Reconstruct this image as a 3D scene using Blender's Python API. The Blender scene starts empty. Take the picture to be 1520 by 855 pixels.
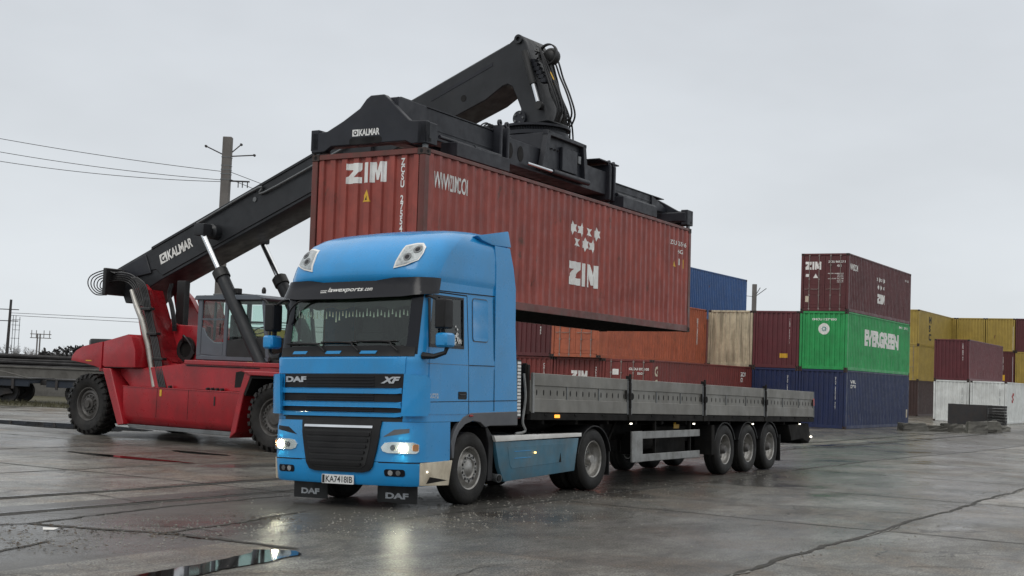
import bpy, bmesh, math, random
from mathutils import Vector, Matrix
from mathutils.geometry import tessellate_polygon
random.seed(7)
PI = math.pi
# ---------------------------------------------------------------- camera, world, sun, exposure
scn = bpy.context.scene
COL = scn.collection
FPX, ROLL, PITCH, CAMH = 1970.63, .0401, .0659, 1.8189
cam = bpy.data.cameras.new('camera'); camo = bpy.data.objects.new('camera', cam); COL.objects.link(camo)
cp, sp, cr, sr = math.cos(PITCH), math.sin(PITCH), math.cos(ROLL), math.sin(ROLL)
R0, F0, U0 = Vector((1, 0, 0)), Vector((0, cp, sp)), Vector((0, -sp, cp))
Rv = cr * R0 + sr * U0; Uv = -sr * R0 + cr * U0
camo.matrix_world = Matrix(((Rv.x, Uv.x, -F0.x, 0), (Rv.y, Uv.y, -F0.y, 0), (Rv.z, Uv.z, -F0.z, CAMH), (0, 0, 0, 1)))
cam.sensor_width = 36; cam.lens = FPX / 1520 * 36; cam.clip_end = 3000; cam.clip_start = .1
scn.camera = camo
scn.view_settings.view_transform = 'Standard'; scn.view_settings.look = 'None'
scn.view_settings.exposure = 0.0; scn.view_settings.gamma = 1; scn.view_settings.use_curve_mapping = False
SUN_EL, SUN_AZ = math.radians(48), math.radians(215)
world = bpy.data.worlds.new('World'); scn.world = world; world.use_nodes = True
nt = world.node_tree; nt.nodes.clear()
def N(nt, t, **k):
    n = nt.nodes.new(t)
    for a, b in k.items(): setattr(n, a, b)
    return n
def lk(nt, a, b): nt.links.new(a, b)
wo = N(nt, 'ShaderNodeOutputWorld'); bg = N(nt, 'ShaderNodeBackground'); lk(nt, bg.outputs[0], wo.inputs[0])
sky = N(nt, 'ShaderNodeTexSky', sky_type='NISHITA', sun_disc=False, sun_elevation=SUN_EL, sun_rotation=SUN_AZ)
hs = N(nt, 'ShaderNodeHueSaturation'); hs.inputs['Saturation'].default_value = .35; lk(nt, sky.outputs[0], hs.inputs['Color'])
tc = N(nt, 'ShaderNodeTexCoord'); sx = N(nt, 'ShaderNodeSeparateXYZ'); lk(nt, tc.outputs['Generated'], sx.inputs[0])
rmp = N(nt, 'ShaderNodeValToRGB'); lk(nt, sx.outputs[2], rmp.inputs[0])
e = rmp.color_ramp.elements; e[0].position = 0.0; e[0].color = (7.9, 8.35, 8.7, 1); e[1].position = 1.0; e[1].color = (15.5, 15.4, 15.0, 1)
m1 = e.new(.28); m1.color = (7.15, 7.55, 8.05, 1)
m2 = e.new(.5); m2.color = (10.0, 10.1, 10.2, 1)
nz = N(nt, 'ShaderNodeTexNoise'); nz.inputs['Scale'].default_value = 3.0; nz.inputs['Detail'].default_value = 4; nz.inputs['Roughness'].default_value = .55
mp = N(nt, 'ShaderNodeMapping'); mp.inputs['Scale'].default_value = (1, 1, 2.6); lk(nt, tc.outputs['Generated'], mp.inputs[0]); lk(nt, mp.outputs[0], nz.inputs[0])
mr = N(nt, 'ShaderNodeMapRange'); mr.inputs[1].default_value = .3; mr.inputs[2].default_value = .7; mr.inputs[3].default_value = .915; mr.inputs[4].default_value = 1.06; lk(nt, nz.outputs[0], mr.inputs[0])
ml = N(nt, 'ShaderNodeVectorMath', operation='SCALE'); lk(nt, rmp.outputs[0], ml.inputs[0]); lk(nt, mr.outputs[0], ml.inputs['Scale'])
mx = N(nt, 'ShaderNodeMix', data_type='RGBA'); mx.inputs[0].default_value = .93; mx.clamp_result = False
lk(nt, hs.outputs[0], mx.inputs[6]); lk(nt, ml.outputs[0], mx.inputs[7]); lk(nt, mx.outputs[2], bg.inputs[0]); bg.inputs[1].default_value = .095
sun = bpy.data.lights.new('sun', 'SUN'); sun.energy = .55; sun.angle = math.radians(25); sun.color = (1, .97, .93)
suno = bpy.data.objects.new('sun', sun); COL.objects.link(suno)
sd = Vector((math.sin(SUN_AZ) * math.cos(SUN_EL), math.cos(SUN_AZ) * math.cos(SUN_EL), math.sin(SUN_EL)))
suno.rotation_euler = sd.to_track_quat('Z', 'Y').to_euler()

# ---------------------------------------------------------------- helpers
def frame(x, y, z, t, roll=0):          # local x = along (a), y = sideways (b), z up
    M = Matrix.Translation((x, y, z)) @ Matrix.Rotation(PI / 2 - t, 4, 'Z')
    return M @ Matrix.Rotation(-roll, 4, 'X')
FT = frame(-1.1324, 17.5288, 0, .5374, .031)      # lorry
FC = frame(-1.5481, 22.5228, 3.0784, .5168, .013) # lifted container
FS = frame(16.625, 65.4424, -.15, .5376)          # container yard grid
FM = frame(-5.24, 29.89, -.1, 2.167)              # reach stacker
FW = Matrix.Identity(4)
def sm(t): t = max(0, min(1, t)); return t * t * (3 - 2 * t)
def gz(x, y):                                      # ground height
    dx, dy = x + 1.1324, y - 17.5288; t = .5374
    b = -dx * math.cos(t) + dy * math.sin(t)
    z1 = -.105 * min(1, max(0, b) / 3.3)
    return min(z1, -.15 * sm((y - 32) / 18))
class Root:
    pass
ROOT = {}
def thing(name, label, cat, F=FW, base=(0, 0, 0), group=None, kind=None):
    o = bpy.data.objects.new(name, None); COL.objects.link(o)
    o.empty_display_size = .2
    o.matrix_world = F @ Matrix.Translation(base)
    o['label'] = label; o['category'] = cat
    if group: o['group'] = group
    if kind: o['kind'] = kind
    o['_'] = 0; del o['_']
    ROOT[o.name] = (F @ Matrix.Translation(base), F)
    return o
def rootof(o):
    while o.parent: o = o.parent
    return o
def obj(name, bm, mats, parent=None, F=None, bevel=0, smooth=35, seg=1, label=None, pre=None):
    bm.normal_update()
    if bevel > 0:
        ed = [e for e in bm.edges if len(e.link_faces) == 2 and e.calc_face_angle(0) > .6]
        if ed: bmesh.ops.bevel(bm, geom=ed, offset=bevel, segments=seg, profile=.7, affect='EDGES', clamp_overlap=True)
    if pre is not None: bm.transform(pre)
    if parent is not None:
        Wm, Fd = ROOT[rootof(parent).name]
        bm.transform(Wm.inverted() @ (F if F is not None else Fd))
    elif F is not None: bm.transform(F)
    bmesh.ops.recalc_face_normals(bm, faces=bm.faces)
    me = bpy.data.meshes.new(name); bm.to_mesh(me); bm.free()
    if not isinstance(mats, (list, tuple)): mats = [mats]
    for m in mats: me.materials.append(m)
    if smooth:
        me.polygons.foreach_set('use_smooth', [True] * len(me.polygons)); me.set_sharp_from_angle(angle=math.radians(smooth))
    o = bpy.data.objects.new(name, me); COL.objects.link(o)
    if parent is not None: o.parent = parent
    if label: o['label'] = label
    return o
def solo(name, bm, mats, label, cat, F=None, group=None, kind=None, **k):
    """a thing that is one mesh; its origin moved to its base centre"""
    if F is not None: bm.transform(F)
    xs = [v.co for v in bm.verts]
    c = Vector(((min(v.x for v in xs) + max(v.x for v in xs)) / 2, (min(v.y for v in xs) + max(v.y for v in xs)) / 2, min(v.z for v in xs)))
    bm.transform(Matrix.Translation(-c))
    o = obj(name, bm, mats, **k); o.location = c
    if label: o['label'] = label
    if cat: o['category'] = cat
    if group: o['group'] = group
    if kind: o['kind'] = kind
    return o
def children(o): return [c for c in bpy.data.objects if c.parent == o]
def copy_tree(o, mat=None, parent=None, kids=None):
    if kids is None:
        kids = {}
        for c in bpy.data.objects:
            if c.parent: kids.setdefault(c.parent.name, []).append(c)
    c = o.copy(); COL.objects.link(c); c.parent = parent
    if mat is not None: c.matrix_world = mat
    for k in kids.get(o.name, []): copy_tree(k, None, c, kids)
    return c
B = bmesh.new
def box(bm, a0, a1, b0, b1, c0, c1, mi=0, M=None):
    vs = [bm.verts.new((x, y, z)) for x in (a0, a1) for y in (b0, b1) for z in (c0, c1)]
    if M is not None:
        for v in vs: v.co = M @ v.co
    for q in ((0, 1, 3, 2), (4, 6, 7, 5), (0, 4, 5, 1), (2, 3, 7, 6), (0, 2, 6, 4), (1, 5, 7, 3)):
        f = bm.faces.new([vs[i] for i in q]); f.material_index = mi
    return bm
def bx(*a, **k): return box(B(), *a, **k)
def basis(d):
    d = d.normalized(); u = d.orthogonal().normalized(); return u, d.cross(u)
def crv(P, n=5):
    Q = [P[0] * 2 - P[1]] + P + [P[-1] * 2 - P[-2]]; out = []
    for i in range(1, len(Q) - 2):
        a, b, c, d = Q[i - 1:i + 3]
        for k in range(n):
            t = k / n; out.append(.5 * ((2 * b) + (c - a) * t + (2 * a - 5 * b + 4 * c - d) * t * t + (3 * b - a - 3 * c + d) * t ** 3))
    return out + [P[-1]]
def tube(bm, pts, r, n=10, cap=True, mi=0):
    pts = [Vector(p) for p in pts]; rings = []
    if len(pts) >= 4 and not isinstance(r, (list, tuple)) and r < .04: pts = crv(pts)
    u = None
    for i, p in enumerate(pts):
        d = (pts[min(i + 1, len(pts) - 1)] - pts[max(i - 1, 0)]).normalized()
        if u is None: u, v = basis(d)
        else:
            u = (u - d * u.dot(d)).normalized(); v = d.cross(u)
        rr = r[i] if isinstance(r, (list, tuple)) else r
        rings.append([bm.verts.new(p + (u * math.cos(2 * PI * k / n) + v * math.sin(2 * PI * k / n)) * rr) for k in range(n)])
    for A, C in zip(rings, rings[1:]):
        for k in range(n): bm.faces.new((A[k], A[(k + 1) % n], C[(k + 1) % n], C[k])).material_index = mi
    if cap:
        bm.faces.new(rings[0][::-1]).material_index = mi; bm.faces.new(rings[-1]).material_index = mi
    return bm
def lathe(bm, prof, n=48, c=(0, 0, 0), mi=0, close=False):
    """prof = [(radius, y)], turned about the y axis"""
    rings = []
    for r, y in prof:
        if r < 1e-6: rings.append([bm.verts.new((c[0], c[1] + y, c[2]))])
        else: rings.append([bm.verts.new((c[0] + r * math.cos(2 * PI * k / n), c[1] + y, c[2] + r * math.sin(2 * PI * k / n))) for k in range(n)])
    for A, C in zip(rings, rings[1:] + ([rings[0]] if close else [])):
        for k in range(n):
            q = [A[k % len(A)], A[(k + 1) % len(A)], C[(k + 1) % len(C)], C[k % len(C)]]
            q2 = []
            for v in q:
                if v not in q2: q2.append(v)
            if len(q2) > 2: bm.faces.new(q2).material_index = mi
    return bm
def prism(bm, poly, b0, b1, mi=0):
    """polygon in the a-z plane extruded over b0..b1"""
    A = [bm.verts.new((p[0], b0, p[1])) for p in poly]; C = [bm.verts.new((p[0], b1, p[1])) for p in poly]
    bm.faces.new(A).material_index = mi; bm.faces.new(C[::-1]).material_index = mi
    n = len(poly)
    for i in range(n): bm.faces.new((A[i], C[i], C[(i + 1) % n], A[(i + 1) % n])).material_index = mi
    return bm
def prism_x(bm, poly, a0, a1, mi=0):
    """polygon in the b-z plane extruded over a0..a1"""
    A = [bm.verts.new((a0, p[0], p[1])) for p in poly]; C = [bm.verts.new((a1, p[0], p[1])) for p in poly]
    bm.faces.new(A).material_index = mi; bm.faces.new(C[::-1]).material_index = mi
    n = len(poly)
    for i in range(n): bm.faces.new((A[i], C[i], C[(i + 1) % n], A[(i + 1) % n])).material_index = mi
    return bm
def flat(polys):
    bm = B()
    for p in polys:
        vs = [bm.verts.new((q[0], q[1], 0)) for q in p]
        if len(p) <= 4: bm.faces.new(vs); continue
        for t in tessellate_polygon([[Vector((q[0], q[1], 0)) for q in p]]):
            try: bm.faces.new([vs[i] for i in t])
            except Exception: pass
    return bm
def sheet(f2, mapf, cu=(), cv=(), off=0, thick=0):
    """f2: flat 2-D bmesh (or list of polygons); cut along u and v lines, bend with mapf(u, v, off) and thicken"""
    if isinstance(f2, (list, tuple)): f2 = flat(f2)
    for ax, cuts in ((0, cu), (1, cv)):
        lo = min(v.co[ax] for v in f2.verts); hi = max(v.co[ax] for v in f2.verts)
        for c in cuts:
            if lo + 1e-4 < c < hi - 1e-4:
                p = [0, 0, 0]; p[ax] = c; nn = [0, 0, 0]; nn[ax] = 1
                bmesh.ops.bisect_plane(f2, geom=f2.verts[:] + f2.edges[:] + f2.faces[:], plane_co=p, plane_no=nn, dist=1e-6)
    out = B(); f2.verts.index_update()
    top = [out.verts.new(mapf(v.co.x, v.co.y, off)) for v in f2.verts]
    for f in f2.faces:
        try: out.faces.new([top[v.index] for v in f.verts])
        except Exception: pass
    if thick:
        bot = [out.verts.new(mapf(v.co.x, v.co.y, off - thick)) for v in f2.verts]
        for f in f2.faces:
            try: out.faces.new([bot[v.index] for v in reversed(f.verts)])
            except Exception: pass
        for e in f2.edges:
            if len(e.link_faces) == 1:
                a, c = e.verts
                try: out.faces.new((top[a.index], top[c.index], bot[c.index], bot[a.index]))
                except Exception: pass
    f2.free(); return out
def rng(a, b, n): return [a + (b - a) * i / n for i in range(n + 1)]
def rect(x0, x1, y0, y1): return [(x0, y0), (x1, y0), (x1, y1), (x0, y1)]
def rrect(x0, x1, y0, y1, r, n=4):
    P = []
    for cx, cy, a in ((x1 - r, y0 + r, -PI / 2), (x1 - r, y1 - r, 0), (x0 + r, y1 - r, PI / 2), (x0 + r, y0 + r, PI)):
        for i in range(n + 1): P.append((cx + r * math.cos(a + PI / 2 * i / n), cy + r * math.sin(a + PI / 2 * i / n)))
    return P
def text2(s, x0, x1, y0, y1, bold=0, flip=False, shear=0, stack=False):
    """flat lettering fitted into a box; flip mirrors u (for a face seen from the other side)"""
    cu = bpy.data.curves.new('t', 'FONT'); cu.body = '\n'.join(s) if stack else s; cu.size = 1; cu.offset = bold; cu.shear = shear
    if stack: cu.align_x = 'CENTER'; cu.space_line = .78
    o = bpy.data.objects.new('t', cu); me = bpy.data.meshes.new_from_object(o)
    bm = B(); bm.from_mesh(me); bpy.data.objects.remove(o); bpy.data.curves.remove(cu); bpy.data.meshes.remove(me)
    bmesh.ops.remove_doubles(bm, verts=bm.verts, dist=1e-5)
    X = [v.co.x for v in bm.verts]; Y = [v.co.y for v in bm.verts]; a, c, d, f = min(X), max(X), min(Y), max(Y)
    for v in bm.verts:
        t = (v.co.x - a) / (c - a); t = 1 - t if flip else t
        v.co.x = x0 + (x1 - x0) * t; v.co.y = y0 + (y1 - y0) * (v.co.y - d) / (f - d); v.co.z = 0
    return bm
def fit(polys, x0, x1, y0, y1, flip=False):
    return [[(x0 + (x1 - x0) * ((1 - p[0]) if flip else p[0]), y0 + (y1 - y0) * p[1]) for p in q] for q in polys]
ZIM_G = [[(0, 1), (0, .68), (.17, .68), (0, .3), (0, 0), (.38, 0), (.38, .3), (.2, .3), (.38, .68), (.38, 1)],
         [(.44, 0), (.56, 0), (.56, 1), (.44, 1)],
         [(.61, 0), (.71, 0), (.71, .55), (.76, .1), (.84, .1), (.89, .55), (.89, 0), (1, 0), (1, 1), (.86, 1), (.8, .55), (.74, 1), (.61, 1)]]
def star(cx, cy, r, k=6, q=.52):
    return [(cx + (r if i % 2 == 0 else r * q) * math.sin(PI * i / k), cy + (r if i % 2 == 0 else r * q) * math.cos(PI * i / k)) for i in range(2 * k)]
def disc(cx, cy, r, n=28, r2=None): return [(cx + r * math.cos(2 * PI * i / n), cy + (r2 or r) * math.sin(2 * PI * i / n)) for i in range(n)]

# ---------------------------------------------------------------- materials
def mat(name, col, rough=.5, metal=0, spec=.5, dirt=None, dirt_amt=.3, dirt_scale=3, streak=0, rust=0, bump=0, bump_scale=40, emis=None, coat=0, var=.12, rvar=.12, rustcol=(.12, .045, .02)):
    m = bpy.data.materials.new(name); m.use_nodes = True; t = m.node_tree; bs = t.nodes['Principled BSDF']
    bs.inputs['Roughness'].default_value = rough; bs.inputs['Metallic'].default_value = metal; bs.inputs['Specular IOR Level'].default_value = spec
    bs.inputs['Coat Weight'].default_value = coat; bs.inputs['Coat Roughness'].default_value = .08
    tc = N(t, 'ShaderNodeTexCoord'); oi = N(t, 'ShaderNodeObjectInfo'); ad = N(t, 'ShaderNodeVectorMath', operation='ADD')
    lk(t, tc.outputs['Object'], ad.inputs[0]); lk(t, oi.outputs['Location'], ad.inputs[1]); P = ad.outputs[0]
    def noise(scale, sc=(1, 1, 1), det=5, rg=.6):
        mp = N(t, 'ShaderNodeMapping'); mp.inputs['Scale'].default_value = sc; lk(t, P, mp.inputs[0])
        n = N(t, 'ShaderNodeTexNoise'); n.inputs['Scale'].default_value = scale; n.inputs['Detail'].default_value = det; n.inputs['Roughness'].default_value = rg
        lk(t, mp.outputs[0], n.inputs[0]); return n.outputs[0]
    def mapr(s, a, b, c, d):
        q = N(t, 'ShaderNodeMapRange'); lk(t, s, q.inputs[0])
        for i, v in enumerate((a, b, c, d)): q.inputs[i + 1].default_value = v
        return q.outputs[0]
    def mix(f, A, Bc):
        q = N(t, 'ShaderNodeMix', data_type='RGBA')
        if isinstance(f, float): q.inputs[0].default_value = f
        else: lk(t, f, q.inputs[0])
        for i, c in ((6, A), (7, Bc)):
            if isinstance(c, tuple): q.inputs[i].default_value = (*c, 1)
            else: lk(t, c, q.inputs[i])
        return q.outputs[2]
    n1 = noise(1.3)
    c = mix(mapr(n1, .35, .65, 0, 1), tuple(x * (1 - var) for x in col), tuple(min(1, x * (1 + var)) for x in col))
    if streak: c = mix(mapr(noise(5, (1, 1, .09), 4), .45, .72, 0, streak), c, tuple(x * .45 for x in col))
    if dirt: c = mix(mapr(noise(dirt_scale, (1, 1, .8), 7, .65), .42, .75, 0, dirt_amt), c, dirt)
    if rust: c = mix(mapr(noise(2.4, (1, 1, .5), 8, .72), .64 - rust * .1, .7 - rust * .06, 0, .85), c, rustcol)
    lk(t, c, bs.inputs['Base Color'])
    n2 = noise(4.5, det=6)
    lk(t, mapr(n2, .3, .7, max(0.02, rough - rvar), min(1, rough + rvar)), bs.inputs['Roughness'])
    if bump:
        b = N(t, 'ShaderNodeBump'); b.inputs['Strength'].default_value = bump; b.inputs['Distance'].default_value = .02
        lk(t, noise(bump_scale, det=4), b.inputs['Height']); lk(t, b.outputs[0], bs.inputs['Normal'])
    if emis: bs.inputs['Emission Color'].default_value = (*emis[0], 1); bs.inputs['Emission Strength'].default_value = emis[1]
    return m
def glassmat(name, tint, refl=1.0, rough=.02):
    m = bpy.data.materials.new(name); m.use_nodes = True; t = m.node_tree; t.nodes.clear()
    o = N(t, 'ShaderNodeOutputMaterial'); mx = N(t, 'ShaderNodeMixShader'); tr = N(t, 'ShaderNodeBsdfTransparent'); gl = N(t, 'ShaderNodeBsdfGlossy')
    lw = N(t, 'ShaderNodeLayerWeight'); lw.inputs[0].default_value = .5; pw = N(t, 'ShaderNodeMath', operation='POWER'); lk(t, lw.outputs['Facing'], pw.inputs[0]); pw.inputs[1].default_value = 4.5
    fr = N(t, 'ShaderNodeMath', operation='MULTIPLY_ADD'); lk(t, pw.outputs[0], fr.inputs[0]); fr.inputs[1].default_value = .95; fr.inputs[2].default_value = .032; tr.inputs[0].default_value = (*tint, 1); gl.inputs['Roughness'].default_value = rough
    mm = N(t, 'ShaderNodeMath', operation='MULTIPLY'); mm.inputs[1].default_value = refl; mm.use_clamp = True; lk(t, fr.outputs[0], mm.inputs[0]); lk(t, mm.outputs[0], mx.inputs[0])
    lk(t, tr.outputs[0], mx.inputs[1]); lk(t, gl.outputs[0], mx.inputs[2]); lk(t, mx.outputs[0], o.inputs[0]); return m
GRIME = (.06, .052, .042)
M_blue = mat('cab_paint_blue', (.012, .262, .60), .30, coat=.42, spec=.35, dirt=(.05, .19, .33), dirt_amt=.4, var=.06, rvar=.07, dirt_scale=1.6)
M_blue_dirty = mat('skirt_paint_blue_grimy', (.045, .15, .22), .5, dirt=(.10, .11, .105), dirt_amt=.75, var=.15, dirt_scale=2.2, streak=.25)
M_black = mat('black_plastic', (.013, .013, .014), .5, spec=.25, dirt=(.035, .033, .03), dirt_amt=.25)
M_gloss = mat('gloss_black', (.006, .007, .011), .2, spec=.3, var=.05, rvar=.04)
M_dark = mat('underbody_grime', (.009, .0085, .008), .8, spec=.2, dirt=(.035, .032, .028), dirt_amt=.5)
M_rubber = mat('tyre_rubber', (.012, .0115, .011), .65, spec=.3, dirt=(.04, .037, .032), dirt_amt=.5, bump=.25, bump_scale=30)
M_rubberloader = mat('loader_tyre_rubber', (.011, .0105, .010), .6, spec=.3, dirt=(.05, .046, .04), dirt_amt=.5, bump=.35, bump_scale=24)
M_rim = mat('wheel_steel', (.38, .37, .35), .38, metal=.7, dirt=(.07, .06, .045), dirt_amt=.8, dirt_scale=7)
M_rimdark = mat('wheel_steel_grimy', (.10, .095, .09), .55, metal=.3, dirt=(.03, .025, .02), dirt_amt=.7, dirt_scale=6)
M_greytrim = mat('grey_trim', (.095, .10, .11), .55, dirt=(.13, .12, .11), dirt_amt=.3)
M_white = mat('white_paint', (.74, .73, .70), .4, dirt=(.4, .36, .3), dirt_amt=.35, dirt_scale=4)
M_cream = mat('cream_plastic_panel', (.62, .55, .42), .5, dirt=(.25, .19, .12), dirt_amt=.7, dirt_scale=5)
M_chrome = mat('polished_metal', (.7, .72, .74), .16, metal=1, rvar=.08)
M_alu = mat('weathered_aluminium', (.60, .60, .58), .42, metal=.45, dirt=(.3, .29, .27), dirt_amt=.4)
M_board = mat('galvanised_side_boards', (.205, .200, .180), .5, metal=.1, dirt=(.11, .10, .085), dirt_amt=.65, streak=.35, var=.16, dirt_scale=2)
M_rail = mat('side_guard_galvanised', (.27, .275, .27), .5, metal=.3, dirt=(.10, .095, .085), dirt_amt=.8, dirt_scale=6)
M_glass = glassmat('windscreen_glass', (.80, .87, .82), 1.5)
M_glass2 = glassmat('side_glass', (.62, .66, .64), 1.4)
M_glassg = glassmat('green_tinted_glass', (.86, .94, .915), 1.1)
M_inner = mat('cab_interior', (.03, .032, .03), .8)
M_curtain = mat('grey_curtain', (.045, .05, .042), .9, var=.5)
M_tassel = mat('tassel_fringe', (.8, .8, .74), .8)
M_seat = mat('seat_cloth', (.06, .06, .065), .9)
M_chart = mat('letter_silver', (.50, .52, .54), .3, metal=.5)
M_letter = mat('letter_white', (.80, .80, .77), .5, dirt=(.45, .38, .33), dirt_amt=.35, dirt_scale=7)
M_plate = mat('number_plate', (.72, .73, .72), .45, dirt=(.4, .39, .36), dirt_amt=.4, dirt_scale=9)
M_ink = mat('letter_black', (.012, .012, .012), .5)
M_lamp = mat('headlamp_reflector', (.75, .77, .76), .12, metal=.85)
M_lampgrey = mat('roof_lamp_reflector', (.42, .45, .46), .15, metal=.8, dirt=(.06, .07, .07), dirt_amt=.7, dirt_scale=16)
M_lens = glassmat('lamp_lens', (.93, .95, .95), .9)
M_bulb = mat('headlamp_lit', (1, 1, 1), .3, emis=((1, .92, .66), 190))
M_bulb2 = mat('marker_lamp_lit', (1, 1, 1), .3, emis=((1, .93, .75), 3.5))
M_bulb3 = mat('side_marker_lit', (1, .6, .2), .3, emis=((1, .62, .22), 3))
M_amber = mat('amber_lens', (.85, .28, .03), .3, emis=((1, .38, .04), 1.6))
M_amberoff = mat('amber_lens_unlit', (.55, .2, .04), .3)
M_redlens = mat('red_lens', (.35, .02, .015), .35)
M_yellow = mat('yellow_warning', (.72, .42, .03), .5, dirt=(.35, .22, .06), dirt_amt=.4, dirt_scale=8)
M_mirror = mat('mirror_glass', (.5, .55, .58), .05, metal=1, rvar=.01)
M_red = mat('loader_paint_red', (.37, .012, .020), .34, coat=.25, dirt=(.16, .02, .022), dirt_amt=.6, var=.1, dirt_scale=2.4, streak=.2)
M_boom = mat('boom_paint_charcoal', (.019, .021, .024), .45, spec=.35, dirt=(.040, .042, .045), dirt_amt=.45, dirt_scale=2.2, var=.15, streak=.2)
M_spread = mat('spreader_paint_charcoal', (.016, .018, .024), .47, spec=.35, dirt=(.036, .036, .04), dirt_amt=.4, var=.15, bump=.05, bump_scale=14)
M_steel = mat('grey_steel', (.17, .18, .185), .45, metal=.4, dirt=(.08, .075, .07), dirt_amt=.5)
M_pipe = mat('worn_silver_pipe', (.42, .41, .38), .35, metal=.6, dirt=(.2, .16, .12), dirt_amt=.6)
M_hose = mat('hydraulic_hose', (.012, .012, .013), .4)
M_cabgrey = mat('loader_cab_grey', (.095, .11, .13), .45, dirt=(.07, .07, .07), dirt_amt=.3)

# ================================================================ GROUND
def gmat():
    m = bpy.data.materials.new('wet_concrete'); m.use_nodes = True; t = m.node_tree; bs = t.nodes['Principled BSDF']
    tc = N(t, 'ShaderNodeTexCoord'); P = tc.outputs['Object']
    def mapping(sc): q = N(t, 'ShaderNodeMapping'); q.inputs['Scale'].default_value = sc; lk(t, P, q.inputs[0]); return q.outputs[0]
    def noise(scale, sc=(1, 1, 1), det=6, rg=.6, dist=0):
        n = N(t, 'ShaderNodeTexNoise'); n.inputs['Scale'].default_value = scale; n.inputs['Detail'].default_value = det; n.inputs['Roughness'].default_value = rg; n.inputs['Distortion'].default_value = dist
        lk(t, mapping(sc), n.inputs[0]); return n.outputs[0]
    def mapr(s, a, b, c, d):
        q = N(t, 'ShaderNodeMapRange'); lk(t, s, q.inputs[0])
        for i, v in enumerate((a, b, c, d)): q.inputs[i + 1].default_value = v
        return q.outputs[0]
    def math_(op, a, b=None):
        q = N(t, 'ShaderNodeMath', operation=op)
        for i, x in enumerate((a, b)):
            if x is None: continue
            if isinstance(x, (int, float)): q.inputs[i].default_value = x
            else: lk(t, x, q.inputs[i])
        return q.outputs[0]
    def mix(f, A, Bc, bt='MIX'):
        q = N(t, 'ShaderNodeMix', data_type='RGBA', blend_type=bt)
        if isinstance(f, (int, float)): q.inputs[0].default_value = f
        else: lk(t, f, q.inputs[0])
        for i, c in ((6, A), (7, Bc)):
            if isinstance(c, tuple): q.inputs[i].default_value = (*c, 1)
            else: lk(t, c, q.inputs[i])
        return q.outputs[2]
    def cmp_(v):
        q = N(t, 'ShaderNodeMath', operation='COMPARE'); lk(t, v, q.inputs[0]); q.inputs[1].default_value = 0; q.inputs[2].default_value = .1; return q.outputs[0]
    sx = N(t, 'ShaderNodeSeparateXYZ'); lk(t, P, sx.inputs[0])
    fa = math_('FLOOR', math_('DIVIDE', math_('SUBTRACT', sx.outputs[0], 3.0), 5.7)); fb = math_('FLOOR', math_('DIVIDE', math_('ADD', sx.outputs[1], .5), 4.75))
    cb = N(t, 'ShaderNodeCombineXYZ'); lk(t, fa, cb.inputs[0]); lk(t, fb, cb.inputs[1])
    wn = N(t, 'ShaderNodeTexWhiteNoise'); wn.noise_dimensions = '3D'; lk(t, cb.outputs[0], wn.inputs[0])
    big = noise(.22, det=4, dist=.4); mid = noise(.9, (.6, 1, 1), 7, .62); fine = noise(14, det=5, rg=.7); track = noise(.55, (.16, 1, 1), 5, .6)
    grain = noise(46, det=3, rg=.7)
    c = mix(mapr(mid, .33, .68, 0, 1), (.088, .085, .071), (.285, .277, .240))
    c = mix(mapr(track, .5, .68, 0, .6), c, (.058, .054, .045))
    c = mix(mapr(noise(.55, (1, 1, 1), 7, .65, .8), .46, .60, 0, .8), c, (.150, .102, .058))     # brown silt
    c = mix(mapr(fine, .49, .62, 0, .65), c, (.048, .044, .035)); c = mix(mapr(grain, .48, .60, 0, .9), c, (.030, .028, .023)); c = mix(mapr(grain, .45, .34, 0, .7), c, (.34, .33, .29))
    vo = N(t, 'ShaderNodeTexVoronoi'); vo.inputs['Scale'].default_value = 26; lk(t, P, vo.inputs[0])
    peb = math_('MULTIPLY', mapr(vo.outputs['Distance'], .10, .16, 1, 0), mapr(noise(1.1, det=3), .5, .62, 0, 1))
    c = mix(math_('MULTIPLY', peb, .75), c, (.24, .225, .195))
    low = noise(.42, (.7, 1, 1), 4, .5, .3); pud = math_('MULTIPLY', mapr(low, .57, .66, 0, 1), mapr(fine, .35, .55, 1, .7))
    stain = mapr(noise(1.7, (.45, 1, 1), 8, .68, .8), .50, .66, 0, .8); c = mix(stain, c, (.040, .037, .031))
    c = mix(mapr(noise(5.5, (.7, 1, 1), 7, .7, .4), .49, .64, 0, .7), c, (.052, .046, .036))
    lane = math_('MULTIPLY', cmp_(fb), mapr(mid, .3, .7, .65, .95)); c = mix(lane, c, (.046, .043, .037))  # darker wet slabs along the lane, with contact shadow under the lorry painted in
    tone = math_('MULTIPLY', mapr(wn.outputs[0], 0, 1, .60, 1.45), mapr(pud, 0, 1, 1, .45))
    vm = N(t, 'ShaderNodeVectorMath', operation='SCALE'); lk(t, c, vm.inputs[0]); lk(t, tone, vm.inputs['Scale']); c = vm.outputs[0]
    # cracks
    vc = N(t, 'ShaderNodeTexVoronoi', feature='DISTANCE_TO_EDGE'); vc.inputs['Scale'].default_value = .42
    wm = N(t, 'ShaderNodeVectorMath', operation='ADD'); nn = N(t, 'ShaderNodeTexNoise'); nn.inputs['Scale'].default_value = 1.4; nn.inputs['Detail'].default_value = 7; lk(t, P, nn.inputs[0])
    sc_ = N(t, 'ShaderNodeVectorMath', operation='SCALE'); sc_.inputs['Scale'].default_value = 1.6; lk(t, nn.outputs['Color'], sc_.inputs[0]); lk(t, P, wm.inputs[0]); lk(t, sc_.outputs[0], wm.inputs[1]); lk(t, wm.outputs[0], vc.inputs[0])
    crack = math_('MULTIPLY', mapr(vc.outputs['Distance'], .004, .013, 1, 0), mapr(noise(.35, det=2), .5, .58, 0, 1))
    c = mix(math_('MULTIPLY', crack, .8), c, (.018, .016, .014))
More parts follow.
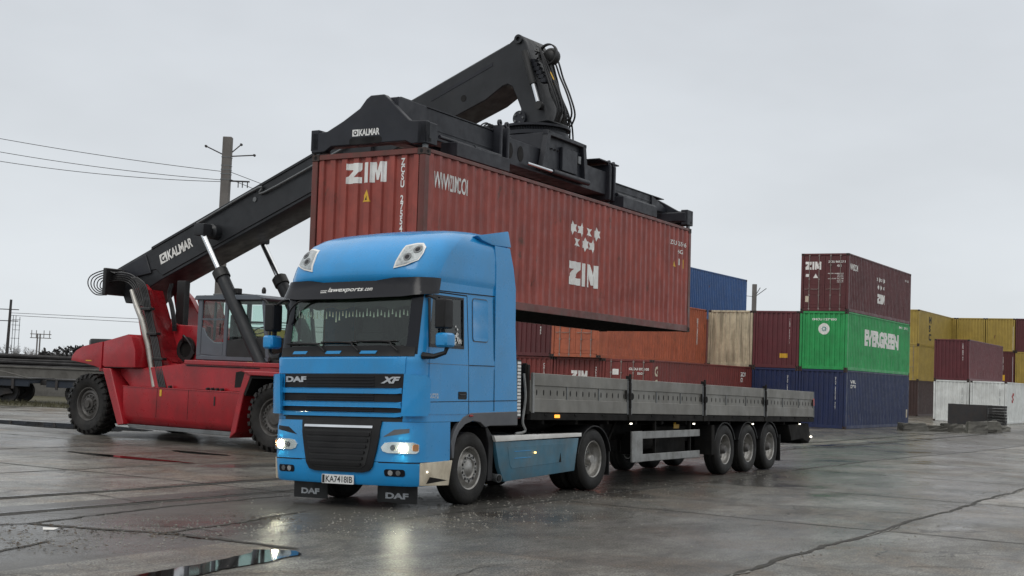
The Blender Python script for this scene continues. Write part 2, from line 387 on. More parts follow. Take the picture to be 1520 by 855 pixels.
    lk(t, c, bs.inputs['Base Color'])
    # wetness
    wet = math_('MULTIPLY', mapr(big, .38, .58, .30, 1.0), mapr(math_('ADD', math_('MULTIPLY', grain, .5), math_('MULTIPLY', fine, .5)), .36, .60, .45, 1.0))
    lk(t, mapr(mid, .3, .7, .75, .5), bs.inputs['Roughness'])
    bs.inputs['Specular IOR Level'].default_value = .45
    bs.inputs['Coat IOR'].default_value = 1.333
    lk(t, math_('MAXIMUM', wet, pud), bs.inputs['Coat Weight'])
    cro = mapr(math_('ADD', math_('MULTIPLY', mid, .6), math_('MULTIPLY', fine, .4)), .35, .65, .08, .27)
    q = N(t, 'ShaderNodeMix', data_type='FLOAT'); lk(t, pud, q.inputs[0]); lk(t, cro, q.inputs[2]); q.inputs[3].default_value = .05; lk(t, q.outputs[0], bs.inputs['Coat Roughness'])
    h = math_('ADD', math_('MULTIPLY', fine, .7), math_('MULTIPLY', grain, .45)); h = math_('ADD', h, math_('MULTIPLY', noise(3.2, det=4), 1.6)); h = math_('SUBTRACT', h, math_('MULTIPLY', crack, 1.2)); h = math_('ADD', h, math_('MULTIPLY', peb, .35))
    b = N(t, 'ShaderNodeBump'); b.inputs['Strength'].default_value = 1.0; b.inputs['Distance'].default_value = .02; lk(t, h, b.inputs['Height']); lk(t, b.outputs[0], bs.inputs['Normal'])
    b2 = N(t, 'ShaderNodeBump'); b2.inputs['Distance'].default_value = .012; lk(t, h, b2.inputs['Height']); lk(t, mapr(pud, 0, 1, .55, .04), b2.inputs['Strength']); lk(t, b2.outputs[0], bs.inputs['Coat Normal'])
    return m
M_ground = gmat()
M_joint = mat('joint_dirt', (.022, .020, .017), .8, dirt=(.05, .045, .03), dirt_amt=.7, dirt_scale=5, bump=.6, bump_scale=30)
M_edge = mat('chipped_slab_edge', (.17, .165, .145), .6, dirt=(.05, .047, .04), dirt_amt=.7, dirt_scale=9, bump=.4)
M_railsteel = mat('rail_steel', (.06, .055, .05), .3, metal=.7, dirt=(.07, .035, .02), dirt_amt=.6)
M_water = mat('puddle_water', (.014, .013, .012), .04, spec=.5, var=0, rvar=.005)
M_soil = mat('soil_and_dry_grass', (.07, .062, .035), .95, dirt=(.035, .04, .018), dirt_amt=.8, bump=.8, bump_scale=12)
FG = frame(-1.1324, 17.5288, 0, .5374)
FGi = FG.inverted()
def gab(a, b, off=0):
    w = FG @ Vector((a, b, 0)); return Vector((a, b, gz(w.x, w.y) + off))
def axis(lo, hi, near0, near1, st):
    v = []; x = near0
    while x <= near1: v.append(x); x += st
    s = st; x = near1
    while x < hi: s *= 1.35; x += s; v.append(x)
    s = st; x = near0; w = []
    while x > lo: s *= 1.35; x -= s; w.append(x)
    return w[::-1] + v
bm = B(); A_ = axis(-900, 1500, -16, 42, .8); B_ = axis(-1200, 1200, -26, 34, .8)
g = [[bm.verts.new(gab(a, b)) for b in B_] for a in A_]
for i in range(len(A_) - 1):
    for j in range(len(B_) - 1): bm.faces.new((g[i][j], g[i + 1][j], g[i + 1][j + 1], g[i][j + 1]))
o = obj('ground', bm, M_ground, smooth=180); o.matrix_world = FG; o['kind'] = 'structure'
def ribbon(bm, pts, w, off, jit=.3, step=.25, wob=.03):
    """irregular strip on the ground through points (a, b)"""
    out = []; dist = 0
    for (p, q) in zip(pts, pts[1:]):
        p, q = Vector(p), Vector(q); L = (q - p).length; n = max(1, int(L / step)); d = (q - p) / L; nn = Vector((-d.y, d.x))
        for i in range(n + (q == Vector(pts[-1]))):
            c = p + d * (L * i / n); k = dist + L * i / n
            c = c + nn * (wob * (math.sin(k * 1.3) + .6 * math.sin(k * 3.7 + 1) + .35 * math.sin(k * 11 + 2)) + random.uniform(-wob, wob) * .4)
            wl, wr = w * (1 + random.uniform(-jit, jit)) / 2, w * (1 + random.uniform(-jit, jit)) / 2
            a_, b_ = c + nn * wl, c - nn * wr
            out.append((bm.verts.new(gab(a_.x, a_.y, off)), bm.verts.new(gab(b_.x, b_.y, off))))
        dist += L
    for (a1, b1), (a2, b2) in zip(out, out[1:]): bm.faces.new((a1, a2, b2, b1))
bm = B()
for b, a0, a1, w in ((-.42, -1, 60, .05), (-5.25, -6, 60, .07), (-10.0, -6, 60, .05), (-14.7, -4, 60, .05), (-19.5, 5, 70, .05), (-24, 10, 80, .05), (8.3, -6, 30, .05), (13, -6, 40, .05)):
    ribbon(bm, [(a0, b), (a1, b)], w, .005, .45)
for a in (3.0, 8.7, 14.4, 20.1, 25.8, 31.5, 37.2, 43): ribbon(bm, [(a, -.55 if a < 14 else 2), (a, -34)], .045, .006, .5)
for a in (-4.15, 1.5, 7.4, 13, 19, 25, 31): ribbon(bm, [(a, 2.9 if a > -4 else 5.4), (a, 30)], .045, .006, .5)
for pts, w in (([(-4.15, 2.5), (-4.12, 1.6), (-4.0, .4), (-3.95, -1.3)], .11), ([(-.9, 1.12), (-2.4, .80), (-3.95, .5)], .06), ([(-6.5, 2.9), (-5.2, 2.8), (-4.15, 2.5), (-2.0, 2.9), (1, 3.0)], .07), ([(4.5, -2.5), (5.5, -3.4), (5.9, -5.1)], .03), ([(-5.2, .9), (-6.4, .4)], .05)): ribbon(bm, pts, w, .007, .5, .12)
o = obj('slab_joints', bm, M_joint, smooth=0, F=FG); o['kind'] = 'structure'
bm = B(); rc = random.Random(21)
for k in range(46):
    a, b = rc.uniform(-6, 14), rc.uniform(-9, 8); th = rc.choice((0, PI / 2)) + rc.uniform(-.5, .5); P = [(a, b)]
    for _ in range(rc.randint(5, 16)):
        th += rc.uniform(-.55, .55); a += math.cos(th) * .17; b += math.sin(th) * .17; P.append((a, b))
    ribbon(bm, P, rc.choice((.010, .014, .02)), .0065, .7, .2, .006)
o = obj('surface_cracks', bm, M_joint, smooth=0, F=FG); o['kind'] = 'structure'
bm = B()
for b, a0, a1 in ((-.50, 0, 40), (-5.34, -4, 40)):
    x = a0
    while x < a1:
        L = random.uniform(.3, 2.2)
        if random.random() < .62: ribbon(bm, [(x, b + random.uniform(-.02, .02)), (x + L, b)], .022, .008, .95, .07, .03)
        x += L + random.uniform(.1, 1.5)
o = obj('chipped_slab_edges', bm, M_edge, smooth=0, F=FG); o['kind'] = 'structure'
# rails sunk in the paving, with their flangeways
for b in (3.64, 5.16):
    bm = B(); ribbon(bm, [(-8, b - .09), (60, b - .09)], .17, .006, .25, .4, .01); o = obj('flangeway', bm, M_joint, smooth=0, F=FG); o['kind'] = 'structure'
    bm = B(); ribbon(bm, [(-8, b), (60, b)], .07, .016, 0, .8, 0); o = obj('rail', bm, M_railsteel, smooth=0, F=FG); o['kind'] = 'structure'
def blob(bm, ca, cb, ra, rb, off, n=40, rot=0, amp=.25, seed=0):
    rr = random.Random(seed); ph = [rr.uniform(0, 6) for _ in range(4)]
    ring = []
    for i in range(n):
        t = 2 * PI * i / n; r = 1 + amp * (math.sin(2 * t + ph[0]) * .4 + math.sin(3 * t + ph[1]) * .5 + math.sin(5 * t + ph[2]) * .3 + math.sin(9 * t + ph[3]) * .15)
        x, y = ra * r * math.cos(t), rb * r * math.sin(t)
        ring.append(bm.verts.new(gab(ca + x * math.cos(rot) - y * math.sin(rot), cb + x * math.sin(rot) + y * math.cos(rot), 0)))
    z = min(v.co.z for v in ring) + off
    for v in ring: v.co.z = z
    bm.faces.new(ring)
def toab(x, y): v = FGi @ Vector((x, y, 0)); return v.x, v.y
# puddles (flat water lying in the hollows)
for i, (x, y, ra, rb, rot) in enumerate(((-7.5, 26.5, .22, 1.5, 0), (-6.55, 28.6, .18, .9, 0), (15, 38, 2.2, .7, .3), (-13, 38, 1, 4, .1), (9.5, 43, 3, .6, 0))):
    a, b = toab(x, y); bm = B(); blob(bm, a, b, ra, rb, .009, rot=rot, seed=i)
    o = obj('puddle', bm, M_water, smooth=0, F=FG); o['kind'] = 'structure'
PUD = [(-6.33, -1.47), (-5.40, -1.38), (-4.56, -1.22), (-4.36, -1.08), (-4.12, -1.42), (-4.26, -1.62), (-4.58, -1.64), (-4.92, -1.72), (-5.51, -1.74), (-6.05, -1.85)]
rz_ = random.Random(2); PP = []
for (a0, b0), (a1, b1) in zip(PUD, PUD[1:] + PUD[:1]):
    n = max(2, int(math.hypot(a1 - a0, b1 - b0) / .09))
    for k in range(n): PP.append((a0 + (a1 - a0) * k / n + rz_.uniform(-.02, .02), b0 + (b1 - b0) * k / n + rz_.uniform(-.012, .012)))
PUD = PP
bm = B(); ring = [bm.verts.new(gab(a, b)) for a, b in PUD]; zz = min(v.co.z for v in ring) + .010
for v in ring: v.co.z = zz
bm.faces.new(ring); o = obj('puddle', bm, M_water, smooth=0, F=FG); o['kind'] = 'structure'
# loose gravel and muddy litter
M_grav = mat('gravel', (.15, .142, .122), .6, var=.4)
bm = B()
def pebble(bm, w, r):
    w = Vector(w); k = [bm.verts.new(w + Vector((r * math.cos(t + .3) * random.uniform(.7, 1.2), r * math.sin(t + .3) * random.uniform(.7, 1.2), 0))) for t in (0, 1.25, 2.5, 3.8, 5)]
    tp = bm.verts.new(w + Vector((0, 0, r * .8)))
    for i in range(5): bm.faces.new((k[i], k[(i + 1) % 5], tp))
for _ in range(2600):
    q = random.random()
    if q < .4: a, b = random.gauss(.5, 2.6), random.gauss(-.6, .9)
    elif q < .6: a, b = random.uniform(-6, -2.6), random.gauss(1.2, .8)
    else: a, b = random.uniform(-6, 16), random.choice((-.45, -5.3, 3.3)) + random.gauss(0, .35)
    p = FG @ gab(a, b, .002); pebble(bm, p, random.choice((.006, .008, .011, .016)))
o = obj('loose_gravel', bm, M_grav, smooth=0); o['kind'] = 'stuff'; o['label'] = 'pale loose gravel scattered over the wet paving'; o['category'] = 'gravel'
M_litter = mat('wet_leaf_litter', (.045, .028, .015), .7, var=.4)
bm = B()
for _ in range(420):
    cl = random.choice(((-4.3, 1.7, .5), (-4.9, 2.6, .35), (-5.6, .7, .45), (-4.1, .4, .3), (-2.1, .8, .25)))
    p = FG @ gab(cl[0] + random.gauss(0, cl[2] * .5), cl[1] + random.gauss(0, cl[2] * 1.2), .006)
    r = random.uniform(.012, .04); th = random.uniform(0, 6)
    vs = [bm.verts.new(p + Vector((r * math.cos(th + i * 1.57) * (1 if i % 2 else .45), r * math.sin(th + i * 1.57) * (1 if i % 2 else .45), random.uniform(0, .015)))) for i in range(4)]
    bm.faces.new(vs)
o = obj('leaf_litter', bm, M_litter, smooth=0); o['kind'] = 'stuff'; o['label'] = 'brown wet leaf litter gathered in the broken slab joint'; o['category'] = 'litter'
bm = B(); w = FG @ gab(-4.55, 1.75, .012)
vs = [bm.verts.new(w + Vector(p)) for p in ((0, 0, 0), (.12, -.01, .004), (.15, .05, .02), (.05, .09, .012), (-.02, .05, .02))]; bm.faces.new(vs)
solo('paper_scrap', bm, M_white, 'crumpled white paper scrap lying by the broken slab joint', 'litter')
# verge with rough grass along the far track
bm = B()
ys = rng(0, 1, 60)
for i in range(60):
    x0, x1 = -75 + 66 * i / 60, -75 + 66 * (i + 1) / 60
def vy(x): return 52.0 - .18 * (x + 18)
P0 = [(bm.verts.new((x, vy(x) + .4 * math.sin(x * 1.7), gz(x, vy(x)) + .015)), bm.verts.new((x, vy(x) + 14, gz(x, 60) + .12))) for x in rng(-70, -6, 70)]
for (a, b), (c, d) in zip(P0, P0[1:]): bm.faces.new((a, c, d, b))
o = obj('track_verge', bm, M_soil, smooth=0); o['kind'] = 'structure'
M_grass = mat('rough_grass', (.062, .058, .028), .9, var=.4)
bm = B()
for _ in range(5000):
    x = random.uniform(-34, -8); y = vy(x) + random.uniform(.1, 3.2); z = gz(x, y) + .01; h = random.uniform(.06, .24); th = random.uniform(0, PI); w = .014
    dx, dy = math.cos(th) * w, math.sin(th) * w
    bm.faces.new((bm.verts.new((x - dx, y - dy, z)), bm.verts.new((x + dx, y + dy, z)), bm.verts.new((x + random.uniform(-.07, .07), y + random.uniform(-.07, .07), z + h))))
o = obj('grass', bm, M_grass, smooth=0); o['kind'] = 'stuff'; o['label'] = 'rough dull green grass on the verge before the goods wagons'; o['category'] = 'grass'

# ================================================================ CONTAINERS
CW = 2.438
def corr(pitch, fo, sl, depth, length, m0=0.0):
    """profile breakpoints [(u, inward depth)] over 0..length"""
    fi = pitch - fo - 2 * sl; n = int((length - m0 * 2) / pitch); st = (length - n * pitch - fo) / 2
    pts = [(0, 0)]
    u = st
    for i in range(n):
        pts += [(u + fo, 0), (u + fo + sl, depth), (u + fo + sl + fi, depth), (u + pitch, 0)]; u += pitch
    pts.append((length, 0)); return pts
def prof(pts, u):
    if u <= pts[0][0]: return 0
    for (a, da), (b, db) in zip(pts, pts[1:]):
        if a <= u <= b: return da + (db - da) * (u - a) / max(1e-6, b - a)
    return 0
P40 = corr(.278, .072, .068, .036, 12.192 - .3)
PEND = corr(.256, .11, .020, .042, CW - .3)
POST, TOPR, BOTR = .15, .07, .16
def side_map(H, side):      # u along a from the front post, v = z
    def f(u, v, off):
        d = prof(P40, u - POST) + .018
        y = d - off if side == 0 else CW - d + off
        return Vector((u, y, v))
    return f
def end_map(L, side):
    def f(u, v, off):
        d = prof(PEND, u - POST) + .03
        return Vector((d - off if side == 0 else L - d + off, u, v))
    return f
_cache = {}
def meshes(L, H, door):
    k = (L, H, door)
    if k in _cache: return _cache[k]
    R = []
    rr = random.Random(3)
    def add(name, bm, mi, parent=None, bevel=0): R.append((name, bm, mi, parent, bevel))
    cu = [POST + p[0] for p in P40]; cue = [POST + p[0] for p in PEND]
    for s in (0, 1):
        mp = side_map(H, s)
        bm = sheet([rect(POST, L - POST, BOTR, H - TOPR)], mp, cu, rng(BOTR, H - TOPR, 7)[1:-1])
        for v in bm.verts:
            if BOTR + .05 < v.co.z < H - .3:
                dn = .010 if s == 0 else .004
                v.co.y += (rr.uniform(0, dn) * (1.2 if v.co.z < .7 else .3) + (.02 if rr.random() < .06 and v.co.z < .6 else 0)) * (1 if s == 0 else -1)
        add('side_panel', bm, 0)
    for s in ((0, 1) if not door else (1,)):
        add('end_panel', sheet([rect(POST, CW - POST, BOTR, H - TOPR - .03)], end_map(L, s), cue, rng(BOTR, H - .1, 5)[1:-1]), 0)
    for a in (0, L - POST):
        for b in (0, CW - .13):
            bm = bx(a + (.004 if a == 0 else 0), a + POST - (0 if a == 0 else .004), b + .004, b + .126, .118, H - .118); add('corner_post', bm, 1, bevel=.01)
            for z in (0, H - .118):
                bm = bx(a, a + POST + .028 if a == 0 else L, b if b == 0 else CW - .162, .162 if b == 0 else CW, z, z + .118)
                if a > 0:
                    bm.free(); bm = bx(L - .178, L, b if b == 0 else CW - .162, .162 if b == 0 else CW, z, z + .118)
                yo = -.002 if b == 0 else CW + .002; xo = -.002 if a == 0 else L + .002
                xc = .09 if a == 0 else L - .09; yc = .08 if b == 0 else CW - .08
                f = bm.faces.new([bm.verts.new((xc + p[0], yo, z + .06 + p[1])) for p in disc(0, 0, .038, 12, .03)]); f.material_index = 1
                f = bm.faces.new([bm.verts.new((xo, yc + p[0], z + .06 + p[1])) for p in disc(0, 0, .032, 12, .038)]); f.material_index = 1
                add('corner_casting', bm, 2, bevel=.008)
    for b in (.002, CW - .062): add('top_rail', bx(.178, L - .178, b, b + .06, H - TOPR, H - .004), 1, bevel=.006)
    for b in (.006, CW - .056): add('bottom_rail', bx(.178, L - .178, b, b + .05, .01, BOTR), 1, bevel=.004)
    for a in (.006, L - .076):
        add('end_rail', bx(a, a + .07, .162, CW - .162, H - TOPR - .03, H - .004), 1, bevel=.006)
        add('end_sill', bx(a, a + .07, .162, CW - .162, .012, BOTR), 1, bevel=.004)
    pr = corr(.21, .09, .015, .02, L - .36)
    def rmap(u, v, off): return Vector((u, v, H - .012 - prof(pr, u - .18) + off))
    add('roof_panel', sheet([rect(.18, L - .18, .06, CW - .06)], rmap, [.18 + p[0] for p in pr]), 0)
    bm = bx(.15, L - .15, .056, CW - .056, .10, .14)
    for i in range(int(L / .3)): box(bm, .3 + i * .3, .345 + i * .3, .06, CW - .06, .012, .1)
    add('floor_panel', bm, 3)
    if door:
        for k in (0, 1):
            b0 = .135 + k * (CW - .27) / 2 + .006; b1 = b0 + (CW - .27) / 2 - .012
            bm = bx(.035, .08, b0, b1, BOTR + .01, H - .11); 
            add('door', bm, 0, bevel=.006)
            hs = [BOTR + .1 + i * (H - .4) / 5 for i in range(6)]
            bm = B()
            for z0, z1 in zip(hs, hs[1:]):
                box(bm, .027, .0352, b0 + .09, b1 - .09, z0 + .06, z1 - .05)
            add('door_panel_rib', bm, 0, 'last', .006)
            for q in (.27, .73):
                bb = b0 + (b1 - b0) * q; bm = B(); tube(bm, [(0.006, bb, .03), (0.006, bb, H - .03)], .017, 8)
                for z in (.12, .8, 1.6, 2.3, H - .12): box(bm, -.006, .036, bb - .04, bb + .04, z - .025, z + .025)
                add('locking_bar', bm, 4, 'last')
                bm = B(); sg = 1 if q < .5 else 1
                tube(bm, [(-.012, bb, 1.12), (-.02, bb + .12, 1.09), (-.02, bb + .42 if q < .5 else bb + .22, 1.10)], .013, 6); add('door_handle', bm, 4, 'last')
    out = []; last = None
    for name, bm, mi, parent, bv in R:
        bm.normal_update()
        if bv:
            ed = [e for e in bm.edges if len(e.link_faces) == 2 and e.calc_face_angle(0) > .6]
            bmesh.ops.bevel(bm, geom=ed, offset=bv, segments=1, affect='EDGES', clamp_overlap=True)
        bmesh.ops.recalc_face_normals(bm, faces=bm.faces)
        if name in ('side_panel', 'end_panel', 'roof_panel'): pass
        me = bpy.data.meshes.new(name); bm.to_mesh(me); bm.free(); me.materials.append(M_dark); me.materials.append(M_hole); out.append((name, me, mi, parent))
    _cache[k] = out; return out
M_cast = mat('casting_grime', (.05, .03, .025), .7, dirt=(.03, .025, .02), dirt_amt=.6)
M_hole = mat('dark_opening', (.006, .006, .006), .9)
M_bar = mat('galvanised_bar', (.30, .27, .25), .5, metal=.3, dirt=(.14, .07, .04), dirt_amt=.8, dirt_scale=8)
_cm = {}
def cmat(key, col, **k):
    if key not in _cm: _cm[key] = mat('container_paint_' + key, col, k.pop('rough', .48), **k)
    return _cm[key]
def container(label, paint, a, b, z, F=FS, L=12.192, H=2.896, door=False, group='shipping containers stacked in the yard', post=None, cast=None, yaw=0):
    o = thing('shipping_container', label, 'container', F, (a, b, z), group)
    Mw = F @ Matrix.Translation((a, b, z)) @ Matrix.Rotation(yaw, 4, 'Z')
    o.matrix_world = Mw; ROOT[o.name] = (Mw, Mw)
    mats = [paint, post or paint, cast or M_cast, M_hole, M_bar]; last = None
    for name, me, mi, parent in meshes(L, H, door):
        c = bpy.data.objects.new(name, me); COL.objects.link(c)
        if parent == 'last': c.parent = last
        else: c.parent = o; last = c
        c.material_slots[0].link = 'OBJECT'; c.material_slots[0].material = mats[mi]
    o_L[o.name] = (L, H); return o
o_L = {}
def on_side(o, f2, m, name='lettering', off=.004, thick=0, cv=()):
    L, H = o_L[o.name]; mp = side_map(H, 0)
    return obj(name, sheet(f2, mp, [POST + p[0] for p in P40], cv, off, thick), m, o, smooth=0)
def on_end(o, f2, m, name='lettering', off=.004):
    """u runs 0..CW as b; as read from in front the text must run towards b = 0"""
    L, H = o_L[o.name]; mp = end_map(L, 0)
    g = mp if True else None
    return obj(name, sheet(f2, mp, [POST + p[0] for p in PEND], (), off), m, o, smooth=0)
def on_door(o, f2, m, name='lettering'):
    return obj(name, sheet(f2, lambda u, v, off: Vector((.024 - off, u, v)), (), (), .003), m, o, smooth=0)
def E(x0, x1): return CW - x1, CW - x0           # box given left..right as seen from in front

# ---- the lifted container
P_lift = cmat('lifted', (.325, .066, .048), rust=.3, streak=.5, dirt=(.13, .035, .03), dirt_amt=.5, var=.14, bump=.12, bump_scale=5, rustcol=(.10, .05, .035))
P_liftpost = cmat('liftpost', (.15, .038, .03), rust=.5, streak=.4, dirt=(.07, .045, .03), dirt_amt=.7, rustcol=(.07, .05, .03))
H1 = 2.591
c1 = container('lifted brick red container hanging from the black spreader above the lorry', P_lift, 0, 0, 0, FC, 12.192, H1, False, post=P_liftpost, group=None)
x0, x1 = E(.755, 1.60)
def flipped(polys, a, b, c, d): return fit(polys, a, b, c, d, True)
on_end(c1, flipped(ZIM_G, x0, x1, 2.04, 2.40), M_letter)
bm = text2('ZCSU 2755496', .425, .515, .88, 2.43, .03, True, stack=True); on_end(c1, bm, M_letter)
bm = flat([[(1.33, 1.70), (1.15, 1.70), (1.22, 1.92)]]); on_end(c1, bm, M_yellow, 'warning_label')
bm = flat([[(1.255, 1.73), (1.215, 1.73), (1.222, 1.81)]]); on_end(c1, bm, M_ink, 'warning_mark', .006)
on_side(c1, text2('WWW.ZIM.COM', .38, 1.50, 1.945, 2.24, .02), M_letter)
ZX = 6.72
st_ = []
for i, (x, y) in enumerate(((.18, 1), (.78, .98), (1.38, .96), (2.0, .95), (.48, .22), (1.12, .2), (1.66, .18))): st_.append(star(5.60 + x * .62, 1.50 + y * .37, .155))
for s_ in st_: on_side(c1, [s_], M_letter, 'star_marking')
on_side(c1, fit(ZIM_G, 5.54, 6.92, .68, 1.17), M_letter)
on_side(c1, text2('ZCSU 275549 6', 10.96, 11.9, 2.09, 2.20, .02), M_letter)
on_side(c1, text2('45G1', 11.35, 11.75, 1.90, 2.0, .02), M_letter)
on_side(c1, [[(11.06, 1.56), (11.30, 1.56), (11.18, 1.78)]], M_yellow, 'warning_label')
on_side(c1, [rect(11.72, 11.82, 1.56, 1.78)], M_yellow, 'warning_label')
on_side(c1, [rect(11.42, 11.56, 1.62, 1.78)], M_white, 'data_label')

# ---- the yard
K = dict(
 navy=cmat('navy', (.014, .026, .085), streak=.2, dirt=(.03, .035, .06), dirt_amt=.5, rust=.02),
 green=cmat('green', (.024, .33, .09), streak=.15, dirt=(.03, .14, .05), dirt_amt=.4, rust=.03),
 maroon=cmat('maroon', (.10, .022, .024), streak=.3, dirt=(.07, .025, .024), dirt_amt=.4, rust=.08),
 maroonp=cmat('maroon_smooth', (.115, .026, .032), dirt=(.08, .03, .03), dirt_amt=.3),
 red=cmat('redbrown', (.185, .034, .028), streak=.3, dirt=(.10, .03, .025), dirt_amt=.5, rust=.1),
 orange=cmat('orange', (.43, .115, .055), streak=.3, dirt=(.22, .07, .045), dirt_amt=.6, rust=.12),
 cream=cmat('cream', (.58, .51, .36), streak=1.2, dirt=(.16, .14, .09), dirt_amt=.5, var=.1),
 blue=cmat('blue', (.020, .085, .26), streak=.3, dirt=(.03, .08, .17), dirt_amt=.4, rust=.02),
 yellow=cmat('yellow', (.37, .265, .055), streak=.2, dirt=(.24, .17, .05), dirt_amt=.4, rust=.03),
 white=cmat('white', (.72, .74, .72), streak=.12, dirt=(.42, .42, .38), dirt_amt=.4),
 brown=cmat('brown', (.055, .028, .024), streak=.2, dirt=(.05, .035, .03), dirt_amt=.4))
G = 2.9
q = container('navy blue container on the ground under the green one', K['navy'], 0, 0, 0)
on_end(q, text2('WFHU 5099384 45G1', .52, .60, .95, 2.55, .02, True, stack=True), M_letter)
on_side(q, text2('WFHU\n509938', .75, 1.75, 2.02, 2.42, .03), M_letter)
on_end(q, [rect(1.96, 2.16, .48, .95)], M_yellow, 'data_label')
on_side(q, [rect(11.8, 11.95, .5, .95)], M_cream, 'data_label')
q = container('green container with a round white emblem, between the navy one and the maroon one', K['green'], 0, 0, G)
on_end(q, text2('EMCU 1239830', *E(.62, 1.86), 2.44, 2.55, .03, True), M_letter)
on_end(q, [disc(1.20, 2.02, .285)], M_letter, 'emblem_disc')
on_end(q, [star(1.20, 2.02, .17, 8, .45)], cmat('emblem', (.05, .25, .25)), 'emblem', .007)
on_end(q, [disc(1.20, 2.02, .055)], M_letter, 'emblem_centre', .009)
on_side(q, text2('EVERGREEN', 3.05, 9.75, 1.32, 2.18, .065), M_letter)
on_side(q, text2('EMCU 123983', 9.9, 11.7, 2.55, 2.68, .02), M_letter)
q = container('maroon container with closed doors on top of the green one, highest of the yard', K['maroon'], 0, 0, 2 * G, door=True)
on_door(q, fit(ZIM_G, *E(.22, 1.02), 2.08, 2.48, True), M_letter)
on_door(q, text2('ZCSU 868227 3', *E(1.38, 2.26), 2.42, 2.53, .03, True), M_letter)
on_door(q, text2('45G1', *E(1.82, 2.06), 2.22, 2.33, .03, True), M_letter)
for k in range(6):
    on_door(q, text2(('MGW 30480 KG', 'TARE 3880 KG', 'NET 26600 KG', 'CU CAP 76 CM', '67200 LB', '2700 CU FT')[k], *E(1.84 - (.46 if k % 3 == 0 else 0), 2.16), 1.86 - .085 * k, 1.91 - .085 * k, .02, True), M_letter)
on_door(q, [[(CW - .62, 1.66), (CW - .88, 1.66), (CW - .75, 1.88)]], M_letter, 'warning_label'); on_door(q, [rect(CW - .42, CW - .24, 1.72, 1.86)], M_letter, 'data_label')
on_door(q, [rect(CW - .44, CW - .24, .45, .75)], M_cream, 'data_plate')
on_side(q, text2('WWW.ZIM.COM', .35, 1.6, 2.1, 2.42, .03), M_letter)
for s_ in [star(5.3 + i * .42, 2.02, .15) for i in range(4)] + [star(5.5 + i * .5, 1.62, .15) for i in range(3)]: on_side(q, [s_], M_letter, 'star_marking')
on_side(q, fit(ZIM_G, 5.3, 6.8, .76, 1.26), M_letter)
on_side(q, text2('ZCSU 868227', 10.9, 11.8, 2.35, 2.47, .02), M_letter)
q = container('navy blue container on the ground behind the tail of the trailer', K['navy'], 0, 2.46, 0)
on_end(q, text2('WFHU 5099101 45G1', .52, .60, .95, 2.55, .02, True, stack=True), M_letter)
q = container('maroon container level with the green one and right beside it', K['maroonp'], 0, 2.46, G)
on_end(q, text2('TCNU 4428615', .48, .54, 1.25, 2.5, .02, True, stack=True), M_letter)
on_end(q, [rect(.60, 1.0, .52, .74)], M_yellow, 'data_label')
container('red brown container on the ground supporting the stained cream one', K['red'], .3, 4.92, 0)
container('stained cream container between the orange one and the maroon one', K['cream'], 0, 4.92, G)
q = container('long red brown container with closed doors at ground level behind the trailer', K['red'], -12.1, 4.9, 0, door=True)
on_door(q, text2('GLDU 072105', *E(1.3, 2.26), 2.42, 2.53, .03, True), M_letter); on_door(q, text2('22G1', *E(1.7, 2.0), 2.24, 2.33, .03, True), M_letter)
on_door(q, [rect(CW - .8, CW - .5, 2.2, 2.45)], M_letter, 'data_label')
on_side(q, text2('G\nO', .35, .72, 1.6, 2.62, .04), M_cream)
on_side(q, text2('GLDU\n072', 10.6, 11.3, 2.1, 2.6, .03), M_letter)
q = container('faded orange container with closed doors stacked above the trailer boards', K['orange'], -12.4, 7.36, G, door=True)
on_door(q, [rect(CW - 2.0, CW - 1.68, 1.35, 1.95)], M_yellow, 'data_label')
on_door(q, [disc(CW - .3, 1.75, .16)], M_letter, 'data_label')
on_side(q, text2('TGHU 7', 11.0, 11.1, 1.0, 2.4, .02, stack=False), M_letter)
q = container('red brown container below the faded orange one', K['red'], -12.1, 7.36, 0)
on_end(q, fit(ZIM_G, *E(.90, 1.72), 1.9, 2.32, True), M_letter)
on_end(q, text2('ZCSU 257018', .28, .35, 1.0, 2.5, .02, True, stack=True), M_letter)
q = container('maroon container stacked next to the cab, left of the orange one', K['maroon'], -12.2, 9.84, G)
on_end(q, text2('ZIMU 310 445', .62, .70, 1.0, 2.5, .02, True, stack=True), M_letter)
q = container('red brown container on the ground close behind the cab', K['red'], -12.1, 9.84, 0)
on_end(q, text2('CAIU 881 093', .42, .50, 1.0, 2.6, .02, True, stack=True), M_letter)
container('bright blue container rising behind the far end of the lifted one', K['blue'], 3.7, 11.3, 2 * G)
container('red container under the bright blue one, second of its stack', K['red'], 3.7, 11.3, G)
container('red container under the bright blue one, lowest of its stack', K['red'], 3.7, 11.3, 0)
# right hand stacks
q = container('mustard yellow container with black letters, top of its stack right of the tall stack', K['yellow'], 45.3, 7.55, 2 * G)
on_side(q, text2('M\nS\nC', 3.3, 4.3, .5, 2.5, .05), M_ink)
container('mustard yellow container below the one with black letters', K['yellow'], 45.3, 7.55, G, door=True)
container('dark brown container on the ground below the mustard yellow ones', K['brown'], 45.3, 7.55, 0)
q = container('maroon container on top of the left white one', K['maroonp'], 32, .8, G)
on_end(q, text2('FSCU 8054 317', .42, .50, 1.4, 2.6, .02, True, stack=True), M_letter)
q = container('white container below the maroon one, with a dark open box before it', K['white'], 32, .8, 0)
on_end(q, text2('SUDU 5054 317', .42, .50, .8, 2.4, .0, True, stack=True), M_steel)
q = container('white container nearest the right edge, with a red mark on its side', K['white'], 31.6, -1.8, 0)
on_end(q, text2('SUDU 5054 917', .42, .50, .8, 2.4, .0, True, stack=True), M_steel)
on_side(q, text2('S', 1.9, 2.9, 1.45, 2.15, .05, shear=.3), M_redlens)
